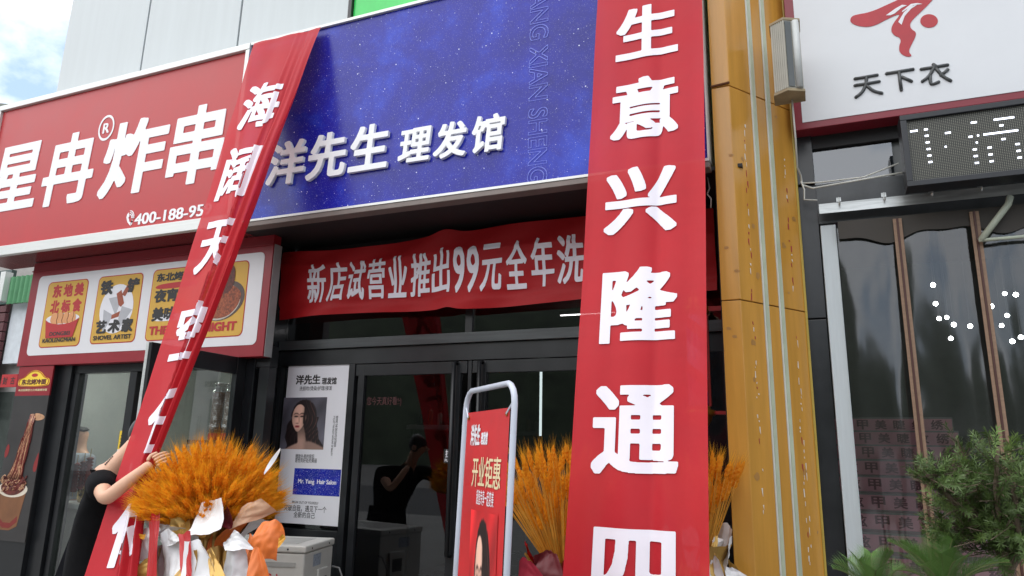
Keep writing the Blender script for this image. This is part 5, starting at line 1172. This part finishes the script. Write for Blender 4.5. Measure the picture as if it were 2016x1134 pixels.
pcs = [
 ('wrapping_sheet', GPAP, P4((264, 972, 3.1), (305, 985, 3.05), (312, 1015, 3.1), (280, 1012, 3.15)), .02),
 ('wrapping_sheet', WPAP, P4((266, 1002, 3.1), (303, 990, 3.02), (318, 1062, 3.1), (285, 1042, 3.1)), .02),
 ('wrapping_sheet', WPAP, P4((310, 985, 3.12), (334, 992, 3.1), (330, 1060, 3.05), (308, 1052, 3.05)), .02),
 ('wrapping_sheet', DPAP, P4((330, 1004, 3.16), (376, 1008, 3.14), (372, 1050, 3.12), (336, 1042, 3.15)), .015),
 ('wrapping_sheet', WPAP, P4((338, 1018, 3.1), (366, 1008, 3.1), (378, 1050, 3.06), (345, 1050, 3.06)), .015),
 ('wrapping_sheet', GPAP, P4((336, 1030, 3.02), (384, 1012, 3.04), (384, 1068, 3.0), (350, 1066, 2.98)), .02),
 ('wrapping_sheet', GPAP, P4((378, 1002, 3.08), (405, 1000, 3.1), (400, 1052, 3.02), (380, 1056, 3.0)), .02),
 ('wrapping_sheet', WPAP, P4((400, 998, 3.05), (452, 992, 3.08), (440, 1048, 2.96), (378, 1072, 2.94)), .03),
 ('wrapping_sheet', WPAP, P4((306, 1068, 2.98), (345, 1040, 2.96), (360, 1066, 2.92), (330, 1076, 2.94)), .02),
 ('wrapping_sheet', WPAP, P4((420, 1050, 2.97), (468, 1042, 2.98), (492, 1070, 2.98), (440, 1080, 2.9)), .03),
 ('wrapping_sheet', WPAP, P4((432, 1078, 2.95), (494, 1068, 3.02), (480, 1150, 2.98), (425, 1165, 2.9)), .035),
 ('wrapping_sheet', WPAP, P4((385, 1070, 2.92), (432, 1078, 2.9), (455, 1165, 2.88), (385, 1165, 2.86)), .03),
 ('wrapping_sheet', DPAP, P4((436, 1022, 3.1), (470, 1005, 3.12), (462, 1042, 3.08), (436, 1046, 3.06)), .015),
 ('wrapping_sheet', PEACH, P4((470, 1000, 3.12), (520, 980, 3.2), (545, 1010, 3.24), (452, 1042, 3.1)), .03),
 ('wrapping_sheet', OPAP, P4((490, 1035, 3.14), (560, 1014, 3.25), (558, 1052, 3.22), (494, 1070, 3.08)), .025),
 ('wrapping_sheet', OPAP, P4((470, 1050, 3.1), (505, 1058, 3.1), (490, 1145, 3.06), (478, 1100, 3.05)), .02),
 ('wrapping_sheet', OPAP, P4((492, 1074, 3.04), (526, 1068, 3.08), (524, 1090, 3.06), (496, 1096, 3.02)), .015),
 ('wrapping_sheet', YPAP, P4((498, 1092, 3.1), (572, 1052, 3.26), (560, 1074, 3.22), (508, 1116, 3.06)), .025),
 ('wrapping_sheet', OPAP, P4((480, 1092, 3.02), (512, 1104, 3.08), (520, 1165, 3.1), (476, 1165, 3.02)), .03),
 ('wrapping_sheet', GPAP, P4((258, 1165, 3.0), (300, 1080, 3.0), (330, 1078, 2.98), (322, 1165, 2.94)), .03),
 ('wrapping_sheet', mat('grey_pink_paper', srgb(150, 120, 122), .5), P4((318, 1080, 3.02), (352, 1072, 3.0), (352, 1165, 2.98), (312, 1165, 2.98)), .03),
 ('ribbon', RPAP, P4((290, 1008, 2.93), (314, 1002, 2.93), (308, 1165, 2.86), (284, 1165, 2.86)), .012),
 ('ribbon', RPAP, P4((350, 1052, 2.86), (378, 1044, 2.86), (376, 1165, 2.78), (362, 1165, 2.78)), .012),
 ('bow', GPAP, P4((378, 1066, 2.9), (396, 1062, 2.88), (398, 1084, 2.88), (380, 1090, 2.88)), .012),
 ('bow', GPAP, P4((376, 1084, 2.88), (394, 1084, 2.86), (372, 1165, 2.8), (330, 1165, 2.82)), .02),
 ('bow', GPAP, P4((394, 1080, 2.86), (408, 1076, 2.86), (462, 1165, 2.8), (430, 1165, 2.8)), .02),
 ('wrapping_sheet', WPAP, P4((318, 1050, 2.98), (366, 1066, 2.96), (378, 1165, 2.93), (322, 1165, 2.95)), .03),
 ('wrapping_sheet', OPAP, P4((500, 1020, 3.0), (556, 1026, 3.06), (540, 1100, 3.02), (478, 1092, 2.94)), .03),
 ('wrapping_sheet', OPAP, P4((484, 1086, 2.92), (530, 1084, 2.98), (534, 1165, 2.96), (486, 1165, 2.9)), .03),
 ('wrapping_sheet', WPAP, P4((262, 1046, 3.04), (300, 1040, 3.02), (304, 1095, 3.0), (270, 1105, 3.02)), .02),
 ('bow', YPAP, P4((262, 1054, 3.0), (288, 1050, 2.98), (288, 1060, 2.98), (266, 1062, 3.0)), .008),
]
basket('biggest wheat basket in white, gold and orange wrapping beside the air conditioner', (-3.235, 3.28, 1.05), R(74), .52, 1450, 3, Vector((0, .0, .0)), pcs, [WPAP, GPAP, WPAP, OPAP, WPAP])
fe = MB(); a = at(540, 912, 3.1); b = at(524, 925, 3.1)
mb = MB(); mb.grid(4, 12, lambda u, v: at(552 - 32 * v + (u - .5) * 7 * math.sin(math.pi * v), 884 + 48 * v + (u - .5) * 5, 3.15 + .02 * math.sin(v * 3)))
o = mb.build('ribbon_tail', WPAP, None, smooth=True, fixn=False, base=tuple(at(530, 925, 3.15))); props(o, 'thin white ribbon tail poking out of the biggest wheat basket', 'ribbon')
# the two behind the right banner
c2 = at(1106, 1100, 4.22)
p2 = [('wrapping_sheet', DPAP, P4((1050, 1095, 4.05), (1115, 1090, 4.0), (1112, 1165, 3.98), (1040, 1165, 4.0)), .03), ('wrapping_sheet', mat('crimson_paper', srgb(150, 26, 50), .45), P4((1025, 1112, 4.0), (1065, 1100, 3.96), (1085, 1165, 3.95), (1022, 1165, 3.97)), .02)]
basket('orange wheat basket between the poster stand and the right banner', (c2.x, c2.y, c2.z - .05), R(34), .74, 300, 5, Vector((-.1, 0, 0)), p2, [DPAP, RPAP, GPAP])
c3 = at(1376, 1080, 4.22)
p3 = [('wrapping_sheet', WPAP, P4((1392, 1105, 4.1), (1420, 1098, 4.12), (1432, 1165, 4.1), (1390, 1165, 4.08)), .03), ('wrapping_sheet', WPAP, P4((1418, 1130, 4.1), (1450, 1112, 4.16), (1476, 1140, 4.18), (1440, 1165, 4.12)), .03), ('wrapping_sheet', WPAP, P4((1398, 1062, 4.15), (1424, 1056, 4.2), (1428, 1070, 4.2), (1402, 1092, 4.12)), .015), ('wrapping_sheet', GPAP, P4((1400, 1082, 4.1), (1410, 1052, 4.14), (1416, 1056, 4.14), (1408, 1094, 4.1)), .006)]
basket('pale wheat basket in white paper between the right banner and yellow pillar', (c3.x, c3.y, c3.z - .02), R(22), .56, 130, 9, Vector((.02, 0, 0)), p3, [WPAP, GPAP, WPAP])

# ------------------------------------------------------------------ people
def skin(name, joints, links, m, parent, sub_=2, root=0):
    """one continuous body surface grown round a skeleton"""
    me = bpy.data.meshes.new(name); me.from_pydata([j[0] for j in joints], links, [])
    o = bpy.data.objects.new(name, me); COL.objects.link(o)
    o.modifiers.new('skin', 'SKIN')
    if not me.skin_vertices: me.attributes
    for v, j in zip(me.skin_vertices[0].data, joints):
        r = j[1]; v.radius = (r, r) if not isinstance(r, tuple) else r
    me.skin_vertices[0].data[root].use_root = True
    sm = o.modifiers.new('smooth', 'SUBSURF'); sm.levels = sub_; sm.render_levels = sub_
    dg = bpy.context.evaluated_depsgraph_get(); dg.update()
    m2 = bpy.data.meshes.new_from_object(o.evaluated_get(dg)); bpy.data.objects.remove(o)
    loc = WL[parent.name]
    for v in m2.vertices: v.co -= loc
    m2.materials.clear(); m2.materials.append(m)
    m2.polygons.foreach_set('use_smooth', [True] * len(m2.polygons)); m2.name = name
    o2 = bpy.data.objects.new(name, m2); COL.objects.link(o2); o2.parent = parent; WL[o2.name] = Vector(loc); return o2
SKINM = mat('skin', srgb(214, 168, 140), .5, var=.07, scale=14); BLKT = mat('black_tshirt', (.008, .008, .009), .9, var=.25, bump=.9, bscale=9, spec=.12); HAIRM = mat('black_hair', (.012, .01, .009), .45, var=.4, scale=40)
V3 = lambda x, y, d: dp(x, y, d)
shR = V3(197, 945, 4.2); elb = V3(207, 984, 3.98); wri = V3(285, 922, 4.04); han = V3(300, 912, 4.06)
neckb = V3(222, 922, 4.36); chin = V3(250, 893, 4.4); head = V3(288, 866, 4.43)
chest = V3(205, 985, 4.42); belly = V3(190, 1060, 4.42); pel = Vector((belly.x + .0, belly.y + .04, .86)); shL = V3(228, 948, 4.62)
elL = shL + Vector((.16, .06, -.16)); wrL = V3(296, 925, 4.5)
pz = .12
jt = [(tuple(pel), .12), (tuple(belly), .12), (tuple(chest), .135), (tuple(neckb), .062), (tuple(chin), .055), (tuple(head), .088), (tuple(head + Vector((.02, 0, .05))), .085),
      (tuple(shR), .06), (tuple(elb), .043), (tuple((elb + wri) / 2), .041), (tuple(wri), .028), (tuple(han), .034),
      (tuple(shL), .06), (tuple(elL), .045), (tuple(wrL), .03),
      (tuple(pel + Vector((0, -.075, -.08))), .078), (tuple(pel + Vector((.05, -.1, -.42))), .068), (tuple(pel + Vector((.0, -.1, -.69))), .045), (tuple(pel + Vector((.14, -.1, -.71))), .035),
      (tuple(pel + Vector((0, .075, -.08))), .078), (tuple(pel + Vector((.02, .1, -.42))), .068), (tuple(pel + Vector((-.05, .1, -.69))), .045), (tuple(pel + Vector((.1, .1, -.71))), .035)]
lk = [(0, 1), (1, 2), (2, 3), (3, 4), (4, 5), (5, 6), (2, 7), (7, 8), (8, 9), (9, 10), (10, 11), (2, 12), (12, 13), (13, 14), (0, 15), (15, 16), (16, 17), (17, 18), (0, 19), (19, 20), (20, 21), (21, 22)]
pn = thing('person', 'man in black t-shirt gripping the narrow twisted red banner', 'person', (pel.x, pel.y, .12))
skin('body', jt, lk, SKINM, pn)
# fingers: four curled round the banner's edge and a thumb
fw = (han - wri).normalized(); side = fw.cross(Vector((0, 1, 0))).normalized(); inn = Vector((0, 1, 0))
for k in range(4):
    b0 = han + side * (.03 - .021 * k) + fw * .012; l_ = (.036, .04, .037, .029)[k]
    p1 = b0 + fw * l_ + inn * .006; p2_ = p1 + fw * l_ * .55 + inn * l_ * .7; p3_ = p2_ + inn * l_ * .7 - fw * l_ * .25
    skin('finger', [(tuple(b0), .0095), (tuple(p1), .009), (tuple(p2_), .0082), (tuple(p3_), .007)], [(0, 1), (1, 2), (2, 3)], SKINM, pn, 1)
b0 = wri + fw * .03 - side * .03 * -1
skin('thumb', [(tuple(b0), .011), (tuple(b0 + side * .022 + fw * .03), .0105), (tuple(b0 + side * .02 + fw * .06 + inn * .015), .009)], [(0, 1), (1, 2)], SKINM, pn, 1)
sh_mid = shR + (elb - shR) * .62
skin('t_shirt', [(tuple(pel + Vector((-.03, 0, -.42))), .18), (tuple(belly), .168), (tuple(chest), .165), (tuple(neckb + Vector((-.03, .02, -.05))), .085), (tuple(shR + Vector((0, 0, -.005))), .083), (tuple(sh_mid), .08), (tuple(shL), .08), (tuple(shL + (elL - shL) * .6), .075)],
     [(0, 1), (1, 2), (2, 3), (2, 4), (4, 5), (2, 6), (6, 7)], BLKT, pn)
skin('trousers', [(tuple(pel + Vector((0, 0, -.1))), .15)] + [(tuple(Vector(jt[i][0])), r) for i, r in ((15, .11), (16, .095), (17, .075), (19, .11), (20, .095), (21, .075))], [(0, 1), (1, 2), (2, 3), (0, 4), (4, 5), (5, 6)], mat('dark_trousers', (.012, .012, .015), .9, spec=.15), pn)
skin('hair', [(tuple(head + Vector((-.06, 0, -.05))), .07), (tuple(head + Vector((-.03, 0, .02))), .102), (tuple(head + Vector((.0, 0, .07))), .104), (tuple(head + Vector((.04, 0, .1))), .085)], [(0, 1), (1, 2), (2, 3)], HAIRM, pn)
mb = MB(); hf = head + Vector((.1, 0, -.01)); mb.tube([hf + Vector((-.03, 0, .03)), hf + Vector((.02, 0, -.01)), hf + Vector((-.02, 0, -.02))], [.008, .014, .008], 6)
mb.build('nose', SKINM, pn, smooth=True)
mb = MB()
for s_ in (-1, 1): mb.lathe([(.003, -.008), (.025, -.004), (.028, .004), (.01, .008)], head + Vector((-.005, s_ * .092, .0)), 12, axis=(.2, s_, 0))
mb.build('ears', SKINM, pn, smooth=True)
mb = MB()
for s_ in (-1, 1): mb.lathe([(.002, -.004), (.012, 0), (.002, .004)], head + Vector((.088, s_ * .034, .02)), 10, axis=(1, 0, 0))
mb.tube([head + Vector((.085, -.025, -.05)), head + Vector((.092, 0, -.052)), head + Vector((.085, .025, -.05))], .005, 6)
mb.build('eyes_and_mouth', mat('dark_features', (.05, .02, .02), .4), pn, smooth=True)
mb = MB(); g = random.Random(2); tq = (chin - neckb); tn = Vector((-.4, -.9, .1)).normalized()
for k in range(6): p = neckb + tq * (.2 + .1 * k) + tn * .058; mb.box(p.x - .004, p.x + .004, p.y - .003, p.y + .002, p.z - .004, p.z + .005)
mb.build('tattoo', mat('tattoo_ink', (.05, .05, .05), .6), pn)
# a second person, put inside in place of a figure reflected in the left glass
h2 = at(160, 853, 5.25)
p2n = thing('person', 'dark haired person in grey shirt standing in for a reflection in the snack shop glass', 'person', (h2.x, h2.y, .13))
b2 = h2
o2 = lambda x, y, z: (b2.x + x, b2.y + y, b2.z + z)
J = [(o2(0, 0, -.75), .12), (o2(0, 0, -.5), .12), (o2(0, 0, -.28), .13), (o2(0, 0, -.15), .055), (o2(.0, 0, -.03), .075), (o2(.01, 0, .04), .08), (o2(-.15, 0, -.26), .06), (o2(-.2, -.05, -.5), .045), (o2(-.15, .12, -.62), .035), (o2(.15, 0, -.26), .06), (o2(.2, -.05, -.5), .045), (o2(.15, .12, -.62), .035),
     (o2(-.09, 0, -.85), .09), (o2(-.1, 0, -1.2), .065), (o2(-.1, 0, min(-1.5, .2 - b2.z)), .05), (o2(.09, 0, -.85), .09), (o2(.1, 0, -1.2), .065), (o2(.1, 0, min(-1.5, .2 - b2.z)), .05)]
skin('body', J, [(0, 1), (1, 2), (2, 3), (3, 4), (4, 5), (2, 6), (6, 7), (7, 8), (2, 9), (9, 10), (10, 11), (0, 12), (12, 13), (13, 14), (0, 15), (15, 16), (16, 17)], SKINM, p2n, 1)
skin('shirt', [(o2(0, 0, -.78), .15), (o2(0, 0, -.5), .145), (o2(0, 0, -.28), .155), (o2(0, 0, -.2), .09), (o2(-.16, 0, -.26), .08), (o2(-.19, -.03, -.42), .07), (o2(.16, 0, -.26), .08), (o2(.19, -.03, -.42), .07)], [(0, 1), (1, 2), (2, 3), (2, 4), (4, 5), (2, 6), (6, 7)], mat('grey_shirt', (.4, .44, .48), .8), p2n, 1)
skin('hair', [(o2(0, -.01, .02), .092), (o2(.01, -.01, .07), .09)], [(0, 1)], HAIRM, p2n, 1)

# ------------------------------------------------------------------ plants at the right
LEAF = mat('yew_needle', (.075, .125, .03), .5, var=.5, scale=5, trans=.15); LEAF2 = mat('fresh_needle', (.12, .19, .045), .5, var=.3, scale=5, trans=.15); BARK = mat('pale_bark', (.12, .09, .06), .8, var=.3, scale=20, bump=.4)
def needles(mbn, a, b, g, n=26, ln=.05):
    d = (b - a); dn = d.normalized(); u = dn.orthogonal().normalized(); v = dn.cross(u)
    for k in range(n):
        f = g.random(); p = a + d * f; q = g.uniform(0, 6.28); o_ = (u * math.cos(q) + v * math.sin(q)); t = (o_ + dn * g.uniform(.3, 1.0)).normalized(); l_ = ln * g.uniform(.6, 1.1); s = t.cross(dn)
        s = s.normalized() * .0022 if s.length > 1e-5 else u * .0022
        mbn.add([p, p + t * l_ * .5 + s, p + t * l_, p + t * l_ * .5 - s], [(0, 1, 2, 3)])
sx = at(1935, 1150, 3.65)
sbn = thing('yew_shrub', 'loose dark green yew shrub with bare lower stems in front of the curtain', 'shrub', (sx.x, sx.y, .12))
mt, m1_, m2_ = MB(), MB(), MB(); g = random.Random(11)
base = Vector((sx.x, sx.y, .12))
limbs = [((1985, 1130), (1965, 1060), (1900, 985), (1862, 950)), ((1985, 1130), (1945, 1040), (1925, 960), (1900, 900)), ((1985, 1130), (1970, 1040), (1960, 960), (1965, 880)), ((1985, 1130), (2000, 1040), (2020, 960), (2030, 880)), ((1985, 1130), (2020, 1070), (2060, 1000), (2070, 930)), ((1965, 1060), (1940, 1050), (1880, 1060), (1860, 1040)), ((1950, 1030), (1900, 1010), (1850, 960), (1825, 935)), ((1985, 1130), (2010, 1080), (2000, 1010), (1990, 930))]
for li, pl_ in enumerate(limbs):
    dy = g.uniform(-.25, .25); pts = [at(x, y, 3.65 + dy * i / 3) for i, (x, y) in enumerate(pl_)]
    if li in (0, 1, 2, 3, 4, 7): pts = [base] + pts
    mt.tube(pts, [.014 * (1 - .75 * i / (len(pts) - 1)) + .003 for i in range(len(pts))], 6)
    for rep in range(50):
        f = g.uniform(.38, 1.02) * (len(pts) - 1); i = min(int(f), len(pts) - 2); p = pts[i] + (pts[i + 1] - pts[i]) * (f - i)
        q = p + Vector((g.gauss(0, .06), g.gauss(0, .09), g.gauss(.02, .05)))
        mt.tube([p, q], .0022, 3, False)
        e = q + Vector((g.gauss(0, .03), g.gauss(0, .03), g.uniform(.0, .06)))
        needles(m2_ if (g.random() < .16 and q.z > pts[-1].z - .12) else m1_, p + (q - p) * .4, e, g, 54, .034)
mt.build('stems', BARK, sbn, smooth=True); m1_.build('foliage', LEAF, sbn, fixn=False); m2_.build('new_shoots', LEAF2, sbn, fixn=False)
CYC = mat('cycad_leaf', (.1, .2, .045), .4, var=.35, scale=6, trans=.15)
def cycad(label, c, n, ln, seed):
    g = random.Random(seed); c = Vector(c); t = thing('sago_palm', label, 'palm', (c.x, c.y, .12), 'sago palms at the foot of the curtain')
    mf, mr = MB(), MB()
    for k in range(n):
        az = 2 * math.pi * k / n + g.uniform(-.2, .2); el = g.uniform(.7, 1.4); l_ = ln * g.uniform(.85, 1.1)
        d0 = Vector((math.cos(az) * math.cos(el), math.sin(az) * math.cos(el), math.sin(el))); pts = []
        for i in range(13): f = i / 12; pts.append(c + d0 * l_ * f - Vector((0, 0, 1)) * l_ * .38 * f * f)
        mr.tube(pts, [.005 - .003 * i / 12 for i in range(13)], 4, False)
        for i in range(36):
            f = .12 + .86 * i / 35; j = min(int(f * 12), 11); p = pts[j] + (pts[j + 1] - pts[j]) * (f * 12 - j); tn = (pts[j + 1] - pts[j]).normalized(); sd_ = tn.cross(Vector((0, 0, 1))).normalized(); up_ = sd_.cross(tn)
            ll = .12 * math.sin(math.pi * min(1, f * .9 + .12)) ** .6
            for s in (-1, 1):
                t_ = p + (sd_ * s * .62 + tn * .72 + up_ * .22) * ll * g.uniform(.9, 1.1); w_ = tn * .0016
                mf.add([p - w_, p + w_, (p + t_) / 2 + w_ * .9 + up_ * .004, t_, (p + t_) / 2 - w_ * .9 + up_ * .004], [(0, 1, 2, 3, 4)])
    mr.build('leaf_stalks', mat('cycad_stalk', (.12, .15, .05), .5), t, fixn=False); mf.build('fronds', CYC, t, fixn=False)
    mb = MB(); mb.lathe([(.09, 0), (.11, .2), (.1, .5), (.06, c.z - .12)], (c.x, c.y, .12), 14); mb.build('trunk', mat('cycad_trunk', (.1, .07, .045), .9, bump=.8, bscale=30), t)
ca = at(1722, 1178, 3.75); cycad('left sago palm with short pointed fronds below the curtain', (ca.x, ca.y, ca.z), 13, .33, 1)
ca = at(1862, 1172, 3.6); cycad('right sago palm with brush like fronds under the yew shrub', (ca.x, ca.y, ca.z), 20, .38, 2)
